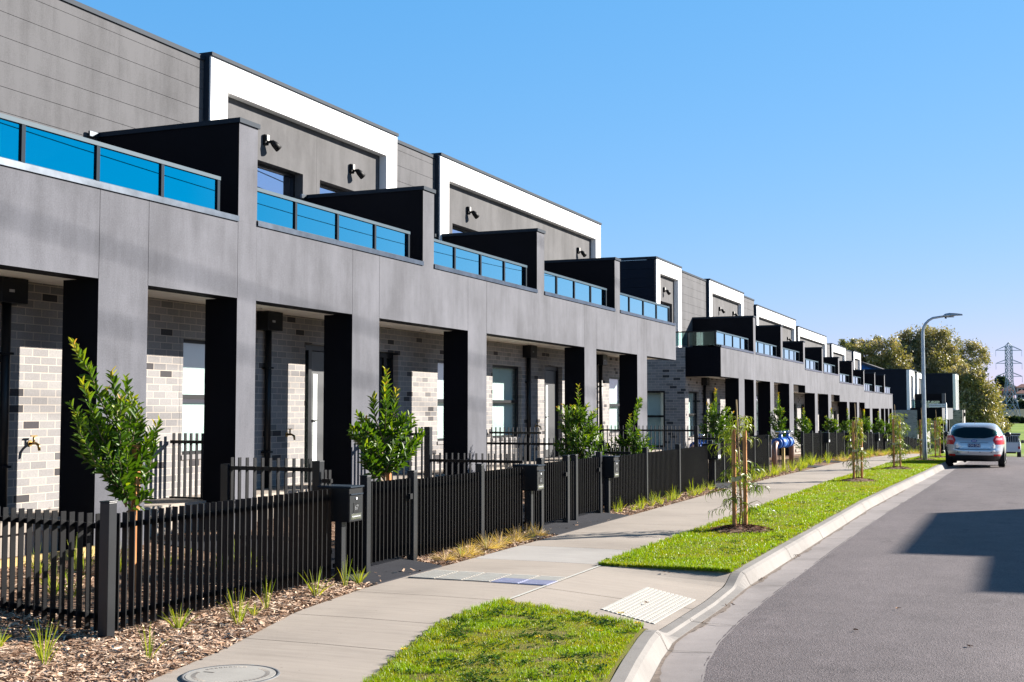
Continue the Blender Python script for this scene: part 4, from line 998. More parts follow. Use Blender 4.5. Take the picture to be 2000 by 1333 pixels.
# ------------------------------------------------------------------ things on the ground
T = thing('tactile_paving', 'ribbed white tactile strip across the footpath with a lilac reflection coloured into part of it', 'tactile paving', (-5.05, 11.56, .01))
g = MB(); tl = MB(); bb = MB()
for i in range(5):
    for j in range(2):
        x0 = -5.84+i*.305; y0 = 11.28+j*.3; lil = (i >= 3 and j == 0)
        (tl if lil else g).box(x0, x0+.298, y0, y0+.295, .004, .014)
        for q in range(5):
            yy_ = y0+.03+q*.059
            (tl if lil else bb).box(x0+.012, x0+.286, yy_-.018, yy_+.018, .0141, .0168)
g.build('tile', M['tactbase'], T); tl.build('reflection_tile', M['tactblue'], T); bb.build('bar', M['tactile'], T)
T = thing('tactile_paving', 'square pad of white tactile bars on the ramp beside the kerb', 'tactile paving', (-3.2, 11, -.05))
g = MB(); bb = MB(); A, Bq, Cq, D = vec((-3.5,10.45)), vec((-3.5,11.9)), vec((-2.9,11.52)), vec((-2.9,10.1))
zr = lambda x: rampz(x, 11.)
def qp(s, t): p = A*(1-s)*(1-t)+Bq*(1-s)*t+Cq*s*t+D*s*(1-t); return p
for k in range(12):
    for m in range(24):
        s0, s1 = k/12+.012, (k+1)/12-.02; t0, t1 = m/24+.003, (m+1)/24-.003
        q = [qp(s0,t0), qp(s1,t0), qp(s1,t1), qp(s0,t1)]
        lo = [(p[0], p[1], zr(p[0])+.001) for p in q]; hi = [(p[0], p[1], zr(p[0])+.0075) for p in q]
        n = len(bb.v); bb.v += lo+hi
        for f in ((4,5,6,7),(0,1,5,4),(1,2,6,5),(2,3,7,6),(3,0,4,7)): bb.f.append(tuple(n+i for i in f)); bb.m.append(0); bb.sm.append(False)
bb.build('bar', M['tactile'], T)
g.face([(p[0], p[1], zr(p[0])+.0022) for p in (qp(0,0),qp(1,0),qp(1,1),qp(0,1))]); g.build('tile', M['tactbase'], T)
T = thing('pit_cover', 'round concrete pit cover with iron rim in the nearest path slab', 'pit cover', (-4.76, 6.72, .01))
g = MB(); n = 48; cx, cy = -4.76, 6.72
def ring(r_, z): return [(cx+math.cos(2*math.pi*k/n)*r_, cy+math.sin(2*math.pi*k/n)*r_, z) for k in range(n)]
g.grid([ring(.315,.009), ring(.312,.014), ring(.292,.014), ring(.29,.009)], close=True); g.build('iron_rim', M['coverring'], T)
g = MB(); g.grid([ring(.287,.009), ring(.285,.0135), ring(.15,.0137), ring(.001,.0137)], close=True, smooth=False); lid = g.build('lid', M['coverlid'], T)
g = MB(); g.box(cx-.21, cx-.13, cy-.01, cy+.008, .0138, .0148)
g.build('lift_slot', M['joint'], lid)
g = MB()
for k in range(46):
    if k in (10,11,12,22,23,34,35): continue
    a = 2*math.pi*k/46; rr = .22
    for q in range(2):
        b = a+(q-.5)*.05; g.bar((cx+math.cos(b)*rr, cy+math.sin(b)*rr, .0142), (cx+math.cos(b+.02*rnd.uniform(-1,1))*(rr+.028), cy+math.sin(b)*(rr+.028), .0142), .005, .0018)
g.build('cast_lettering', M['path'], lid)
# leaf litter in the gutter
for k, (x, y, l) in enumerate([(-2.5,13.6,'dry leaf litter in the gutter by the ramp'),(-2.55,11.7,'brown leaf in the gutter beside the white tactile pad'),(-2.57,10.7,'brown leaf litter at the bend of the gutter'),(-2.46,15.8,'dark dry leaf in the gutter, farther along')]):
    L = Leaves()
    for q in range(7): L.oval(vec((interp(KB, y)+.2+rnd.uniform(-.012,.03), y+rnd.uniform(-.16,.16), -.136+rnd.random()*.006)), vec((rnd.uniform(-.5,.5),rnd.uniform(-1,1),.1)), vec((0,.2,1)), .04, .016, .3, rnd.random()*.4)
    o = L.build('leaf_litter', M['chip'], None); tag(o, l, 'leaf litter', 'leaf litter in the gutter')

for k, (x, y, l) in enumerate([(-1.35,10.6,'curled dry leaf on the asphalt, in front of the gutter bend'),(-.42,10.2,'small reddish leaf on the asphalt near the right edge of the photo'),(-1.1,11.9,'dry leaf on the asphalt below the wide shadow'),(-3.25,10.95,'brown leaf lying on the white tactile pad'),(-3.55,12.75,'dry leaf on the ramp near the grass corner')]):
    L = Leaves(); zz = (-.112 if x > -2 else rampz(x, y)+.012)
    L.oval(vec((x, y, zz+.008)), vec((math.cos(k*2.1), math.sin(k*2.1), .12)), vec((0,.3,1)), .05, .02, .5, .15+.1*k); L.oval(vec((x+.02, y+.03, zz+.006)), vec((math.cos(k*1.3+1), math.sin(k*1.3+1), .05)), vec((.2,0,1)), .03, .012, .4, .3)
    tag(L.build('dry_leaf', M['chip'], None), l, 'leaf', 'dry leaves on road and ramp')
# water valve assembly with copper bends
def valve(x, y0, y1, label, full=True):
    T = thing('water_valve_assembly', label, 'water valve', (x, (y0+y1)/2, zg(y0)), 'blue water valve assemblies'); z = zg(y0)
    for y, s in ((y0, 1), (y1, -1)):
        g = MB(); g.tube([(x, y, z-.1), (x, y, z+.52)]+[(x, y+s*.26*(1-math.cos(a)), z+.52+.26*math.sin(a)) for a in (.3,.6,.9,1.2,1.57)]+[(x, y+s*.36, z+.78)], .075, 14); g.build('copper_bend', M['copper'], T)
    g = MB(); za = z+.78
    for q, (a, b, r_) in enumerate(((.36,.42,.15),(.42,.72,.09),(.72,.78,.15),(.78,1.2,.14),(1.2,1.26,.16),(1.26,1.6,.1),(1.6,1.66,.16),(1.66,2.0,.13),(2.0,2.06,.15))):
        sc = (y1-y0-.72)/1.7; a = .36+(a-.36)*sc; b = .36+(b-.36)*sc; g.tube([(x, y0+a, za), (x, y0+b, za)], r_, 16)
    g.build('valve_body', M['bluepaint'], T)
    g = MB()
    for f in (.35, .78):
        y = y0+(y1-y0)*f; g.tube([(x, y, za), (x, y, za+.26)], .055, 10); g.build
    g.build('bonnet', M['bluepaint'], T)
    for f in (.35, .78):
        y = y0+(y1-y0)*f; g = MB(); n = 18; c = [(x+.13*math.cos(2*math.pi*k/n), y+.13*math.sin(2*math.pi*k/n), za+.3) for k in range(n+1)]
        g.tube(c, .02, 8, cap=False); g.bar((x-.13, y, za+.3), (x+.13, y, za+.3), .02); g.bar((x, y-.13, za+.3), (x, y+.13, za+.3), .02); g.tube([(x, y, za+.2), (x, y, za+.34)], .03, 8); g.build('hand_wheel', M['chrome'], T)
    g = MB(); g.box(x-.04, x+.04, (y0+y1)/2-.05, (y0+y1)/2+.05, z-.1, za-.12); g.build('support_post', M['sleeper'], T)
valve(-6.35, 34.0, 36.7, 'blue valve between two copper bends in the gap of the fence')
valve(-7.5, 29.4, 31.7, 'blue valve half hidden behind the side fence by the brick end wall')

# ------------------------------------------------------------------ street lamp, sign
x, y = -3.25, 45.6; z = zg(y)
T = thing('street_lamp', 'tall galvanised street lamp with a curved arm over the road', 'street lamp', (x, y, z))
g = MB(); pts = [(x, y, z-.2), (x, y, z+.3), (x, y, z+4.5)]+[(x+.55*(1-math.cos(a)), y, z+4.5+.55*math.sin(a)) for a in (.3,.6,.9,1.2)]+[(x+.75, y, z+5.07)]
g.tube(pts, [.085,.08,.058,.05,.047,.044,.042,.04], 14); g.build('pole', M['galv'], T)
g = MB()
rows = []
for t, w, h0, h1 in ((0,.05,-.03,.05),(.06,.1,-.045,.08),(.2,.13,-.04,.1),(.4,.12,-.01,.085),(.62,.06,.02,.05)):
    xx = x+.72+t*1.; zz = z+5.08
    rows.append([(xx, y+w*math.cos(a), zz+(h1 if math.sin(a) > 0 else -h0)*math.sin(a)) for a in [2*math.pi*k/12 for k in range(12)]])
g.grid(rows, close=True); g.face(rows[0][::-1]); g.face(rows[-1]); L = g.build('lamp_head', M['galv'], T)
g = MB(); g.box(x+.82, x+1.06, y-.07, y+.07, z+5.02, z+5.045); g.build('lens', M['lens'], L)
g = MB(); g.tube([(x+.78, y, z+4.98), (x+.78, y, z+5.05)], .035, 10); g.build('sensor', M['carblack'], L)
# street name sign, placed near the junction
x, y = -5.42, 98.; z = zg(y)
T = thing('street_sign', 'green and white street name blade on a grey post before the end houses', 'street sign', (x, y, z))
g = MB(); g.tube([(x, y, z-.2), (x, y, z+4.05)], .06, 10); g.build('post', M['galv'], T)
g = MB(); g.box(x-1.22, x+.05, y-.06, y-.03, z+3.72, z+3.98); b = g.build('blade', M['signw'], T)
text('PULLENBARNE RISE', .13, (x-.62, y-.062, z+3.85), M['signk'], b, 'lettering', (R(90),0,0))

# ------------------------------------------------------------------ parked hatchback
SL = [(.2,.14,4.2,.8),(.3,.06,4.3,.86),(.4,.02,4.34,.895),(.56,.0,4.36,.91),(.6,.035,4.35,.91),(.72,.05,4.33,.915),(.85,.09,4.24,.912),(.95,.15,4.0,.9),(1.0,.19,3.35,.875),(1.08,.24,3.1,.84),(1.2,.34,2.85,.775),(1.29,.46,2.6,.715),(1.345,.6,2.35,.66),(1.385,.78,2.1,.6),(1.41,1.0,1.9,.48),(1.42,1.25,1.7,.25)]
def sl(z):
    zz = [s[0] for s in SL]; return [float(np.interp(z, zz, [s[k] for s in SL])) for k in (1, 2, 3)]
NX = 4.6
def rear_s(x, z):
    a, b, w = sl(z); t = min(.999, abs(x)/w); return (a+b)/2-(b-a)/2*(1-t**NX)**(1/NX)
def side_x(s, z):
    a, b, w = sl(z); t = min(.999, abs((s-(a+b)/2)/((b-a)/2))); return w*(1-t**NX)**(1/NX)
def hatchback(xc, yr, z0, label):
    T = thing('parked_hatchback', label, 'car', (xc, yr, z0)); W = lambda x, s, z: (xc+x, yr+s, z0+z)
    g = MB(); rows = []
    zs = sorted(set([s[0] for s in SL]+[.34,.46,.5,.65,.78,.9,1.04,1.14,1.25]))
    for z in zs:
        a, b, w = sl(z); r = []
        for k in range(64):
            t = 2*math.pi*k/64; c, s_ = math.cos(t), math.sin(t)
            r.append(W(w*math.copysign(abs(c)**(2/NX), c), (a+b)/2+(b-a)/2*math.copysign(abs(s_)**(2/NX), s_), z))
        rows.append(r)
    for i in range(len(rows)-1): g.grid([rows[i], rows[i+1]], m=0 if zs[i] >= .39 else 1, close=True)
    g.face(rows[-1]); g.face(rows[0][::-1], 1)
    # weld the slices
    me = g.build('body', [M['paint'], M['carblack']], T)
    import bmesh
    bm = bmesh.new(); bm.from_mesh(me.data); bmesh.ops.remove_doubles(bm, verts=bm.verts, dist=.0005); bm.to_mesh(me.data); bm.free()
    def rear_patch(name, mat, zlist, lo, hi, off, n=14, parent=T):
        g = MB(); rows = []
        for z in zlist:
            a, b = lo(z), hi(z); rows.append([W(a+(b-a)*k/n, rear_s(a+(b-a)*k/n, z)-off, z) for k in range(n+1)])
        g.grid(rows); o = g.build(name, mat, parent); return o
    wf = lambda z: .67*math.sqrt(max(.0, 1-abs((z-1.09)/(.2 if z > 1.09 else .15))**2.3))+.03
    rear_patch('rear_window', M['carglass'], np.linspace(.95, 1.275, 14), lambda z: -wf(z), wf, .012)
    rear_patch('window_seal', M['carblack'], np.linspace(.94, 1.287, 14), lambda z: -wf(min(1.275, max(.95, z)))-.02, lambda z: wf(min(1.275, max(.95, z)))+.02, .006)
    for sg in (-1, 1):
        li = lambda z: .56+.5*abs(z-.88) if z < 1.0 else .62+(z-1.0)*1.6
        rear_patch('tail_light', M['red'], np.linspace(.74, 1.03, 9), lambda z: sg*li(z), lambda z: sg*min(.895, sl(z)[2]*.985), .014)
        rear_patch('reversing_lamp', M['redpale'], np.linspace(.88, .95, 4), lambda z: sg*(li(z)+.07), lambda z: sg*.84, .02)
        rear_patch('fog_reflector', M['red'], np.linspace(.37, .43, 3), lambda z: sg*.58, lambda z: sg*.78, .012)
    rear_patch('bumper_skirt', M['carblack'], np.linspace(.22, .39, 6), lambda z: -.72, lambda z: .72, .012)
    rear_patch('hatch_recess', M['carblack'], np.linspace(.575, .585, 2), lambda z: -.5, lambda z: .5, .006)
    rear_patch('hatch_seam', M['carblack'], np.linspace(.795, .806, 2), lambda z: -.42, lambda z: .42, .006)
    pl = rear_patch('number_plate', M['plate'], np.linspace(.655, .77, 3), lambda z: -.19, lambda z: .19, .022)
    text('1OG 2AE', .095, W(0, rear_s(0, .71)-.025, .71), M['lettering'], pl, 'lettering', (R(90),0,0))
    g = MB(); n = 20; g.face([W(.095*math.cos(2*math.pi*k/n), rear_s(0, .855)-.02, .855+.04*math.sin(2*math.pi*k/n)) for k in range(n)]); bo = g.build('badge', M['badge'], T)
    g = MB(); g.box(xc-.06, xc+.06, yr+rear_s(0,.855)-.023, yr+rear_s(0,.855)-.0205, z0+.85, z0+.86); g.build('script', M['lettering'], bo)
    g = MB(); g.box(xc-.6, xc-.42, yr+rear_s(.5,.62)-.014, yr+rear_s(.5,.62)-.008, z0+.605, z0+.625); g.build('model_script', M['cap'], T)
    for x in (-.51, -.18, .17, .51):
        g = MB(); s_ = rear_s(x, .5); g.tube([W(x, s_-.012, .5), W(x, s_+.02, .5)], .016, 10); g.build('parking_sensor', M['carblack'], T)
    for sg in (-1, 1):
        for nm, s0, s1 in (('rear_side_window', .95, 1.75), ('front_side_window', 1.82, 2.75)):
            g = MB(); rows = []
            for z in np.linspace(1.02, 1.32, 6):
                k = (z-1.02)/.3; a = s0+(.12*k if s0 < 1 else 0); b = s1-(.5*k if s1 > 2 else 0); rows.append([W(sg*(side_x(a+(b-a)*q/6, z)+.006), a+(b-a)*q/6, z) for q in range(7)])
            g.grid(rows); g.build(nm, M['carglass'], T)
        m = MB(); m.tube([W(sg*.86, 2.72, .98), W(sg*.95, 2.72, 1.0)], .03, 8); rr = [(.9,.05),(.95,.09),(1.03,.085),(1.07,.04)]
        m.tube([W(sg*x, 2.74, 1.02) for x, _ in rr], [q for _, q in rr], 12); m.build('wing_mirror', M['carblack'], T)
        for s_ in (.86, 3.5):
            w = MB(); xo = sg*.905; xi = sg*.69; rr = [(xi,.27),(xi+sg*.02,.315),(xo-sg*.03,.318),(xo,.285),(xo,.215)]
            w.grid([[W(x, s_+q*math.cos(2*math.pi*k/28), .318+q*math.sin(2*math.pi*k/28)) for k in range(28)] for x, q in rr], close=True); wh = w.build('wheel', M['tyre'], T)
            d = MB(); d.grid([[W(xo-sg*dx, s_+q*math.cos(2*math.pi*k/28), .318+q*math.sin(2*math.pi*k/28)) for k in range(28)] for dx, q in ((.002,.214),(.03,.19),(.03,.06),(.008,.05),(.008,.001))], close=True); d.build('rim', M['rim'], wh)
            d = MB(); n = 24; d.face([W(sg*(side_x(s_, .5)+.002), s_+.36*math.cos(2*math.pi*k/n), .318+.36*math.sin(2*math.pi*k/n)) for k in range(n)]); d.build('wheel_arch', M['carblack'], T)
    g = MB()
    for x in (-.36, .36): g.box(xc+x-.23, xc+x+.23, yr+1.15, yr+1.28, z0+.6, z0+1.1); g.box(xc+x-.11, xc+x+.11, yr+1.16, yr+1.24, z0+1.1, z0+1.24)
    g.build('rear_seat', M['greyseat'], T)
    g = MB(); g.tube([W(0, 1.1, 1.41), W(0, .95, 1.54)], .006, 6); g.build('antenna', M['carblack'], T)
    g = MB(); g.tube([W(-.3, .3, .2), W(-.3, 1.2, .22)], .05, 8); g.box(xc-.5, xc+.5, yr+.4, yr+1.0, z0+.2, z0+.26); g.build('exhaust', M['carblack'], T)
hatchback(-1.5, 42.15, zg(42.5)-.115, 'silver hatchback parked at the kerb, seen from behind')

def ute(xc, yr, z0, label):
    T = thing('parked_utility', label, 'ute', (xc, yr, z0)); B = lambda g, x0, x1, s0, s1, a, b, m=0: g.box(xc+x0, xc+x1, yr+s0, yr+s1, z0+a, z0+b, m)
    g = MB(); B(g, -.9, .9, 0, 2.2, .62, 1.12); g.build('tray', M['utepaint'], T, .03)
    g = MB(); rows = []
    for z, s0, s1, w in ((.5,2.25,5.0,.9),(.85,2.25,5.05,.92),(1.05,2.25,4.7,.9),(1.1,2.25,3.9,.86),(1.5,2.3,3.5,.76),(1.66,2.4,3.3,.68)):
        rows.append([(xc+x, yr+s, z0+z) for x, s in ((-w,s0),(w,s0),(w,s1-.2),(w*.8,s1),(-w*.8,s1),(-w,s1-.2))])
    g.grid(rows, close=True, smooth=False); g.face(rows[-1]); g.build('cab', M['utepaint'], T, .03)
    g = MB()
    for x in np.linspace(-.84, .84, 13): g.bar((xc+x, yr+.06, z0+1.12), (xc+x, yr+.06, z0+1.66), .03)
    for s in np.linspace(.3, 2.0, 9):
        for x in (-.84, .84): g.bar((xc+x, yr+s, z0+1.12), (xc+x, yr+s, z0+1.66), .03)
    B(g, -.88, .88, .02, .1, 1.12, 1.18); B(g, -.88, .88, .02, .1, 1.6, 1.66); g.build('cage', M['galv'], T)
    g = MB(); B(g, -.92, .92, 0, 2.2, 1.661, 1.76); g.build('cage_roof', M['carblack'], T)
    g = MB(); B(g, -.8, .8, .5, 2.1, 1.13, 1.6); g.build('tool_box', M['cap'], T)
    g = MB(); B(g, -.88, .88, -.12, -.01, .5, .66); B(g, -.25, .25, -.13, -.121, .52, .64); g.build('rear_bumper', M['utepaint'], T, .02)
    for sg in (-1, 1):
        g = MB(); B(g, sg*.74, sg*.88, -.02, -.002, .7, .88); g.build('tail_light', M['red'], T)
        g = MB(); B(g, sg*.93, sg*1.14, 3.4, 3.5, 1.02, 1.24); g.build('wing_mirror', M['carblack'], T)
        for s in (.9, 4.0):
            w = MB(); xo = sg*.93; xi = sg*.66; w.grid([[(xc+x, yr+s+q*math.cos(2*math.pi*k/24), z0+.38+q*math.sin(2*math.pi*k/24)) for k in range(24)] for x, q in ((xi,.05),(xi,.34),(xi+sg*.03,.38),(xo-sg*.03,.38),(xo,.33),(xo,.2))], close=True); wh = w.build('wheel', M['tyre'], T)
            w = MB(); w.grid([[(xc+x, yr+s+q*math.cos(2*math.pi*k/24), z0+.38+q*math.sin(2*math.pi*k/24)) for k in range(24)] for x, q in ((xo-sg*.004,.2),(xo-sg*.03,.17),(xo-sg*.02,.001))], close=True); w.build('rim', M['rim'], wh)
    g = MB(); B(g, -.6, .6, .2, 4.6, .38, .61); g.build('chassis', M['carblack'], T)
    g = MB(); B(g, -.93, -.45, .1, .8, .0+.2, .5)
    T2 = MB(); T2.bar((xc+.8, yr-.01, z0+1.1), (xc+.8, yr-.01, z0+.66), .05, .02); T2.build('tailgate_strap', M['carblack'], T)
ute(-1.18, 92.6, zg(93)-.11, 'white utility with a caged tray, parked beyond the silver hatchback')

# ------------------------------------------------------------------ end houses across the junction
def end_house(name, label, xu, y0, y1, xbox, roof, sill, soff, zb, leg=.7, ground_x=None, balc=True):
    T = thing(name, label, 'townhouse', (xu, y0, zg(y0)), 'end townhouses across the junction')
    xl = xu-7.5
    g = MB(); g.box(xl, xu-.3, y0, y1, sill-.2, roof-.05); g.build('dark_end_wall', M['navy'], T)
    g = MB(); g.box(xl, xu+.05, y0-.05, y1+.05, roof-.049, roof+.03); g.build('capping', M['cap'], T)
    gx = ground_x if ground_x else xu+.6
    g = MB(); g.box(xl, gx, y0-.1, y1, zb, sill-.2); g.build('brick_wall', [M['brick_x']], T)
    g = MB(); g.box(gx+.001, gx+.03, y0-.1, y1, zb, sill-.2); g.build('street_brick', M['brick_y'], T)
    # upper street face: white legs, grey panels, dark windows
    L = y1-y0; segs = [(0,.06,'w'),(.06,.24,'p'),(.24,.32,'w'),(.32,.54,'k'),(.54,.62,'w'),(.62,.92,'p'),(.92,1,'w')]
    g = MB(); h = MB()
    for a, b, c in segs:
        if c == 'w': g = MB(); g.box(xu-.3, xu, y0+a*L, y0+b*L, sill-.19, roof-.05); g.build('white_leg', M['white'], T)
        elif c == 'p':
            h = MB(); h.box(xu-.3, xu-.15, y0+a*L+.001, y0+b*L-.001, sill-.19, roof-.6); h.build('upper_wall', M['panel'], T)
            g = MB(); g.box(xu-.3, xu, y0+a*L+.001, y0+b*L-.001, roof-.599, roof-.05); g.build('white_lintel', M['white'], T)
        else: h = MB(); h.box(xu-.3, xu-.2, y0+a*L+.001, y0+b*L-.001, sill-.19, roof-.2); h.build('upper_wall', M['panel'], T)
    for a, b in ((.09,.2),(.38,.5),(.67,.78)):
        ya, yb_ = y0+a*L, y0+b*L; f = MB(); f.box(xu-.16, xu-.13, ya, yb_, sill+.1, sill+2.1); fo = f.build('window', M['black'], T)
        p = MB(); p.box(xu-.129, xu-.125, ya+.08, yb_-.08, sill+.2, sill+2.0); p.build('pane', M['upglass'], fo)
    if balc:
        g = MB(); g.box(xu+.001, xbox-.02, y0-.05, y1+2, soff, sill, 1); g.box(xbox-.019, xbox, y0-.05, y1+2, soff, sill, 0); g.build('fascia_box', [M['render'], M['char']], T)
        g = MB(); g.box(xu+.05, xbox-.1, y0, y0+.04, sill+.7, sill+.74); g.build('balustrade', M['black'], T)
        p = MB(); p.box(xu+.1, xbox-.15, y0+.01, y0+.02, sill+.02, sill+.7); p.build('pane', M['sideglass'], T)
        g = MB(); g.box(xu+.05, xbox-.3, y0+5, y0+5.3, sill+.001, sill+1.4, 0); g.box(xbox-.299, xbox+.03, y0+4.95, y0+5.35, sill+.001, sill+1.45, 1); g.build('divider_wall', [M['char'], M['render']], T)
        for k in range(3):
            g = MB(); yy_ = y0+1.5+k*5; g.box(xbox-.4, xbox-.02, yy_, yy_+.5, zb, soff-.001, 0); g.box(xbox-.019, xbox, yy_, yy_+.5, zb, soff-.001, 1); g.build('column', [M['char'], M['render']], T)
    g = MB(); g.tube([(gx+.1, y0+1.2, zb), (gx+.1, y0+1.2, sill-.2)], .06, 8); g.box(gx+.04, gx+.25, y0+1.0, y0+1.4, sill-.9, sill-.5); g.build('downpipe', M['black'], T)
end_house('end_townhouse', 'dark end townhouse across the junction, left of the lamp pole, with white framed upper windows', -10.1, 124, 141, -7.2, 5.6, 1.86, .67, -4.5)
end_house('end_townhouse', 'last dark townhouse right of the lamp pole, its pale brick lower wall in full sun', -7.0, 146, 152.5, -5, 5.75, 1.85, .7, -5, ground_x=-6.35, balc=False)
# house with a blue gable behind the end of the far block
T = thing('gabled_house', 'dark roofed house with a bright blue gable peeping over the far block', 'house', (-22, 128, zg(128)))
g = MB(); g.box(-26, -13.5, 128, 142, -4, 5.2); g.build('wall', M['plaster'], T)
def P3(px, py, Z):
    sy, cy, sp_, cp_ = SYAW, CYAW, SPIT, CPIT
    r = (px-1000)/2400.; u = -(py-666.5)/2400.
    f = Vector((-sy*cp_, cy*cp_, sp_)); rr = Vector((cy, sy, 0)); uu = Vector((sy*sp_, -cy*sp_, cp_))
    return Vector((0, 0, 1.72)) + (f+rr*r+uu*u)*Z
YAW, PIT = R(22.588), R(3.1838); SYAW, CYAW, SPIT, CPIT = math.sin(YAW), math.cos(YAW), math.sin(PIT), math.cos(PIT)
a = [P3(px, py, 124) for px, py in ((1672,724),(1679,711),(1700,717),(1726,724))]
g = MB(); g.face([a[0], a[3], a[2], a[1]]); g.face([p+Vector((0,.3,0)) for p in (a[0], a[1], a[2], a[3])])
g.face([a[0], a[1], a[1]+Vector((0,.3,0)), a[0]+Vector((0,.3,0))]); g.build('gable', M['bluegable'], T)
g = MB(); up = Vector((0,0,.28)); back = Vector((0,12,0)); fr = Vector((0,-.5,0))
g.face([a[1]+up+fr, a[3]+up*.4+fr, a[3]+up*.4+back, a[1]+up+back]); g.face([a[1]+fr, a[3]+fr, a[3]+up*.4+fr, a[1]+up+fr])
g.face([a[1]+up+fr, a[1]+up+back, a[0]+Vector((-3,12,-.6)), a[0]+Vector((-3,-.5,-.6))]); g.build('roof', M['roofdark'], T)

# ------------------------------------------------------------------ far trees
def big_tree(name, label, Z, lobes, seed, dens=1.0, leaf=.42, mat='euc', group='tall eucalypts at the end of the street', base=None, size=1.):
    r = np.random.RandomState(seed); b = base or (lobes[0][0], 862); B0 = P3(b[0], b[1], Z); gz = zg(B0.y)-.3
    T = thing(name, label, 'tree', (B0.x, B0.y, gz), group); V = []; N = 0; TT = []; s = Z/2400.
    g = MB(); root = Vector((B0.x, B0.y, gz)); fork = root+Vector((0,0,(P3(lobes[0][0], lobes[0][1], Z).z-gz)*.35))
    g.tube([root-Vector((0,0,.5)), root*.5+fork*.5+Vector((.2,0,0)), fork], [.5*size,.4*size,.33*size], 8)
    for (u, v, ru, rv) in lobes:
        c = P3(u, v, Z+r.uniform(-3, 3)); R1, R2 = ru*s, rv*s
        mid = fork*.45+c*.55+Vector((r.uniform(-1,1), r.uniform(-1,1), -R2*.3)); g.tube([fork, mid, c+Vector((0,0,R2*.4))], [.26*size,.16*size,.05*size], 6)
        n = max(8, int(ru*rv/16*dens))
        for k in range(n):
            d = unit(r.normal(0, 1, 3)); q = r.uniform(.45, 1.0)**.6; cc = np.array(c)+d*np.array((R1, R1*.8, R2))*q; cr = r.uniform(.55, 1.15)*min(R1, R2)*.34
            tb = np.clip(r.normal(.5, .24)+.12*d[2], 0, 1); m = int(80*dens)
            p = cc+r.normal(0, .5, (m, 3))*cr*np.array((1.1,1.1,.9)); a = r.normal(0, 1, (m, 3)); a[:,2] -= .5; a /= np.linalg.norm(a, axis=1)[:,None]
            bb = np.cross(a, r.normal(0, 1, (m, 3))); bb /= np.linalg.norm(bb, axis=1)[:,None]; L = leaf*r.uniform(.5, 1.2, m)[:,None]
            V.append(np.stack([p, p+a*L*.5+bb*L*.2, p+a*L, p+a*L*.5-bb*L*.2], 1).reshape(-1, 3)); TT.append(np.repeat(np.clip(tb+r.normal(0, .12, m), 0, 1), 4))
    V = np.concatenate(V); F = np.arange(len(V)).reshape(-1, 4)
    fast('crown', V, F, M[mat], T, np.concatenate(TT)); g.build('trunk', M['greybark'], T)
big_tree('eucalypt', 'thin topped eucalypt rising behind the far block roofs, leftmost of the tall trees', 172, [(1688,692,38,26),(1660,680,24,20),(1724,690,34,36),(1715,725,50,30),(1752,712,26,30),(1735,750,40,24),(1668,712,26,22),(1700,705,50,22),(1742,720,34,30)], 1, .9, base=(1710,862))
big_tree('eucalypt', 'biggest eucalypt, its tall crown right behind the lamp pole', 178, [(1800,676,38,34),(1832,674,36,34),(1775,668,22,24),(1770,715,40,38),(1812,725,50,44),(1850,715,30,44),(1790,770,50,40),(1840,775,44,40),(1752,690,18,20),(1800,730,60,30),(1850,745,34,30),(1770,745,40,30)], 2, 1., base=(1815,866))
big_tree('eucalypt', 'separate rounded eucalypt crown sticking out against the sky on the right', 190, [(1880,682,22,22),(1902,698,28,28),(1915,716,16,18),(1880,712,16,16)], 3, .8, base=(1885,862), size=.7)
big_tree('eucalypt', 'olive eucalypt bulging right above the silver hatchback', 168, [(1880,760,40,34),(1905,775,40,40),(1886,800,40,40),(1862,800,30,50),(1915,815,34,36),(1895,840,60,24),(1860,745,24,26),(1868,835,30,26),(1890,735,30,24),(1900,805,50,50)], 4, 1.05, base=(1885,864))
big_tree('eucalypt', 'lower greyer eucalypt sloping down to the meadow, rightmost of the clump', 185, [(1935,810,26,34),(1948,828,22,26),(1925,835,34,24),(1955,842,16,16),(1935,785,14,18)], 5, .95, base=(1938,860), size=.6)
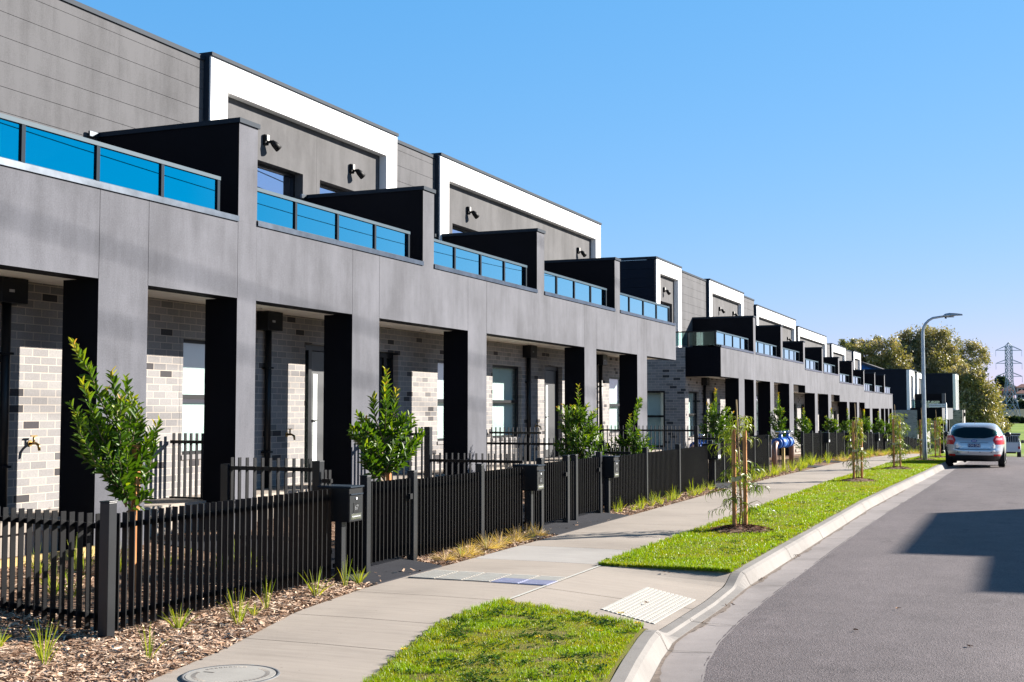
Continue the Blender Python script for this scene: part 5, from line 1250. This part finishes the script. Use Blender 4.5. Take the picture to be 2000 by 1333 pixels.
# trees and houses on the hill
hz = 600
for k, (u, v, ru, rv, l) in enumerate([(1957,744,10,9,'dark round tree on the skyline above the hill houses'),(1960,788,14,10,'dark hill tree left of the pylon leg'),(1982,786,14,9,'dark hill tree right of the pylon leg'),(1948,802,12,10,'low dark tree at the left foot of the hill'),(1972,803,16,9,'bushy dark tree at the foot of the pylon'),(1996,795,12,12,'dark hill tree cut by the right photo edge'),(1999,812,10,7,'shrubby tree at the far right foot of the hill')]):
    big_tree('hill_tree', l, hz-(0 if k == 0 else 40+6*k), [(u, v, ru, rv), (u+ru*.5, v+rv*.4, ru*.7, rv*.6), (u-ru*.5, v+rv*.4, ru*.7, rv*.6)], 30+k, 3.2, 1.3, 'dark_tree', 'dark trees on the far hill', base=(u, v+rv+8), size=.8)
def hill_house(u0, u1, v_r, v_e, v_b, Z, label, roofm, wallm):
    a = P3(u0, v_e, Z); b = P3(u1, v_e, Z); top = P3((u0+u1)/2, v_r, Z).z; bot = P3(u0, v_b, Z).z-2; T = thing('hill_house', label, 'house', ((a.x+b.x)/2, a.y, bot), 'houses on the far hill')
    x0, x1, y0, y1 = a.x, b.x, min(a.y, b.y), max(a.y, b.y)+9; e = a.z
    g = MB(); g.box(x0+.6, x1-.6, y0+.6, y1-.6, bot, e); g.build('wall', wallm, T)
    g = MB(); d = min((x1-x0), (y1-y0))*.42; c = [(x0,y0,e),(x1,y0,e),(x1,y1,e),(x0,y1,e)]; r0, r1 = (x0+d, (y0+y1)/2, top), (x1-d, (y0+y1)/2, top)
    g.face([c[0], c[1], r1, r0]); g.face([c[1], c[2], r1]); g.face([c[2], c[3], r0, r1]); g.face([c[3], c[0], r0]); g.face(c[::-1]); g.build('roof', roofm, T)
    for k in range(3):
        xx = x0+(x1-x0)*(.2+.27*k); g = MB(); g.box(xx, xx+1.4, y0+.56, y0+.6, e-2, e-.7); g.build('window', M['black'], T)
hill_house(1940,1990,748,757,764,625,'grey roofed house highest on the far hill, behind the pylon',M['roofdark'],M['brickred'])
hill_house(1953,1982,755,764,772,600,'red roofed house on the far hill directly behind the pylon body',M['roofred'],M['brickred'])
hill_house(1936,1954,758,763,768,590,'small pale walled house at the left end of the hill row',M['roofred'],M['cream'])
hill_house(1983,2012,750,757,764,615,'red roofed house at the right edge of the hill row',M['roofred'],M['cream'])
hill_house(1982,2010,762,769,777,585,'cream house with low red roof at the right photo edge',M['roofred'],M['cream'])
# low hedge line and shrubs edging the meadow
big_tree('meadow_hedge', 'dark low hedge across the meadow under the pylon', 430, [(1958,819,12,3),(1975,819,14,3),(1992,820,12,3),(2010,820,12,3)], 60, 14, .9, 'dark_tree', None, base=(1978,824), size=.4)
# pylon
T = thing('power_pylon', 'steel lattice power pylon with three crossarms on the horizon', 'pylon', (0,0,0)); Z = 480
pb = P3(1973, 818, Z); T.location = pb; S = Z/2400.
rt = Vector((CYAW, SYAW, 0)); fw = Vector((-SYAW, CYAW, 0)); up = Vector((0,0,1))
H = lambda v: (818-v)*S
def corner(h, i, j):
    hw = np.interp(h, [0, H(748), H(676), H(669)], [16*S*.5*1.9, 5.6*S, 5.0*S, 1*S]); return pb+rt*(hw*i)+fw*(hw*j)+up*h
g = MB(); lev = [0, H(790), H(765), H(748), H(736), H(724), H(712), H(700), H(688), H(676)]
for i in (-1,1):
    for j in (-1,1):
        for a, b in zip(lev[:-1], lev[1:]): g.bar(corner(a,i,j), corner(b,i,j), .2)
for a, b in zip(lev[:-1], lev[1:]):
    for i in (-1,1):
        g.bar(corner(a,i,-1), corner(b,i,1), .16); g.bar(corner(a,i,1), corner(b,i,-1), .16); g.bar(corner(a,-1,i), corner(b,1,i), .16); g.bar(corner(a,1,i), corner(b,-1,i), .16); g.bar(corner(b,-1,i), corner(b,1,i), .16)
for i in (-1,1):
    for j in (-1,1): g.bar(corner(H(676),i,j), pb+up*H(669), .2)
g.build('lattice', M['galv'], T)
for v, vt in ((684.5,676),(710,703),(735.5,728)):
    g = MB()
    for sg in (-1,1):
        tip = pb+rt*(sg*25.5*S)+up*H(v)
        for j in (-1,1): g.bar(corner(H(v),sg,j), tip, .2); g.bar(corner(H(vt),sg,j), tip, .16)
        g.bar(tip, tip-up*2.4, .12)
    g.build('crossarm', M['galv'], T)

# ------------------------------------------------------------------ across the road (they throw the shadow on the asphalt and show in the glass)
def opp_house(x0, y0, y1, top, label):
    T = thing('opposite_townhouse', label, 'townhouse', (x0, (y0+y1)/2, 0), 'townhouses across the road')
    g = MB(); g.box(x0, x0+9, y0, y1, -.3, top); g.build('wall', M['white'], T)
    g = MB(); g.box(x0-.02, x0+9, y0-.01, y1+.01, top+.001, top+.02); g.build('roof', M['roofdark'], T)
    for k in range(2):
        for z in (.9, 3.9):
            yy_ = y0+(y1-y0)*(.2+.45*k); g = MB(); g.box(x0-.03, x0-.001, yy_, yy_+1.3, z, z+1.5); f = g.build('window', M['black'], T)
            g = MB(); g.box(x0-.04, x0-.031, yy_+.06, yy_+1.24, z+.06, z+1.44); g.build('pane', M['upglass'], f)
opp_house(10.1, 28.15, 34.8, 6.85, 'taller pale townhouse across the road, outside the right edge, shading the asphalt')
opp_house(11.1, 24.9, 28.14, 6.82, 'narrower pale townhouse next to it across the road, set back a step')
g = MB(); g.grid([[(4.72, y, zg(y)-.13), (4.75, y, zg(y)+.01), (4.95, y, zg(y)+.012), (9.9, y, zg(y)+.02), (22, y, zg(y)+.02)] for y in np.arange(-20, 100, 4)]); struct(g.build('far_verge', M['path2']))
# overhead service wires whose soft shadows cross the rendered facade
for k, (a, b) in enumerate([((8.1,6.,15.9),(8.1,60.,11.2)),((8.3,6.,15.2),(8.3,60.,10.6)),((7.,4.,17.9),(7.,60.,13.3))]):
    g = MB(); p0, p1 = Vector(a), Vector(b); pts = [p0.lerp(p1, t)-Vector((0,0,1.1*4*t*(1-t)*.4)) for t in np.linspace(0, 1, 14)]
    g.tube(pts, .021, 6); tag(g.build('overhead_cable', M['carblack']), 'thick black overhead cable across the road, outside the photo, %s' % ('lower kerbside one','lowest one','highest one')[k].replace('lowest one','lowest of three').replace('highest one','highest of three').replace('lower kerbside one','middle of three'), 'cable', 'overhead cables')

for k, (xx, za, sag) in enumerate(((7.,10.,1.0),(7.5,11.1,1.0))):
    g = MB(); pts = [(xx, 12+66*t, za-sag*4*t*(1-t)) for t in np.linspace(0, 1, 18)]; g.tube(pts, .014, 6)
    tag(g.build('overhead_cable', M['carblack']), 'thin sagging service cable across the road, mirrored in the balcony glass, %s of two' % ('lower', 'upper')[k], 'cable', 'overhead cables')

# ------------------------------------------------------------------ light, sky, camera
ELEV, AZ = R(23), R(45)
w = bpy.data.worlds.new('World'); SC.world = w; w.use_nodes = True; nt = w.node_tree
sky = nt.nodes.new('ShaderNodeTexSky'); sky.sky_type = 'NISHITA'; sky.sun_disc = False; sky.sun_elevation = ELEV; sky.sun_rotation = AZ
sky.air_density = 1.0; sky.dust_density = 0; sky.ozone_density = 4; sky.altitude = 0
sep = nt.nodes.new('ShaderNodeSeparateColor'); cmb = nt.nodes.new('ShaderNodeCombineColor'); nt.links.new(sky.outputs[0], sep.inputs[0])
for i, (k, e) in enumerate(((.365,.95),(.282,.42),(.38,.26))):      # clear deep blue winter sky: per channel contrast of the sky colour
    a = nt.nodes.new('ShaderNodeMath'); a.operation = 'POWER'; a.inputs[1].default_value = e; nt.links.new(sep.outputs[i], a.inputs[0])
    b = nt.nodes.new('ShaderNodeMath'); b.operation = 'MULTIPLY'; b.inputs[1].default_value = k*10/(10**e); nt.links.new(a.outputs[0], b.inputs[0]); nt.links.new(b.outputs[0], cmb.inputs[i])
bg = nt.nodes['Background']; bg.inputs[1].default_value = .1; 
tc = nt.nodes.new('ShaderNodeTexCoord'); sz = nt.nodes.new('ShaderNodeSeparateXYZ'); nt.links.new(tc.outputs['Generated'], sz.inputs[0])
mr = nt.nodes.new('ShaderNodeMapRange'); nt.links.new(sz.outputs[2], mr.inputs[0])          # the sky deepens overhead
for i, v in enumerate((.33, .85, 1., .2)): mr.inputs[i+1].default_value = v
sc_ = nt.nodes.new('ShaderNodeVectorMath'); sc_.operation = 'SCALE'; nt.links.new(cmb.outputs[0], sc_.inputs[0]); nt.links.new(mr.outputs[0], sc_.inputs['Scale']); nt.links.new(sc_.outputs[0], bg.inputs[0])
sd = bpy.data.lights.new('sun', 'SUN'); sd.energy = 5.0; sd.angle = R(.53); sd.color = (1, .93, .84)
so = bpy.data.objects.new('sun', sd); COL.objects.link(so); so.location = (20, 20, 30)
dv = Vector((math.sin(AZ)*math.cos(ELEV), math.cos(AZ)*math.cos(ELEV), math.sin(ELEV)))
so.rotation_euler = dv.to_track_quat('Z', 'Y').to_euler()
cam = bpy.data.cameras.new('camera'); co = bpy.data.objects.new('camera', cam); COL.objects.link(co)
co.location = (0, 0, 1.72); co.rotation_euler = (R(90)+PIT, 0, YAW); cam.sensor_width = 36; cam.lens = 43.2; cam.clip_end = 6000; cam.clip_start = .05
SC.camera = co
SC.view_settings.view_transform = 'Standard'; SC.view_settings.look = 'None'; SC.view_settings.exposure = 1.6; SC.view_settings.gamma = 1
SC.cycles.max_bounces = 8; SC.cycles.transparent_max_bounces = 16; SC.cycles.caustics_reflective = False; SC.cycles.caustics_refractive = False
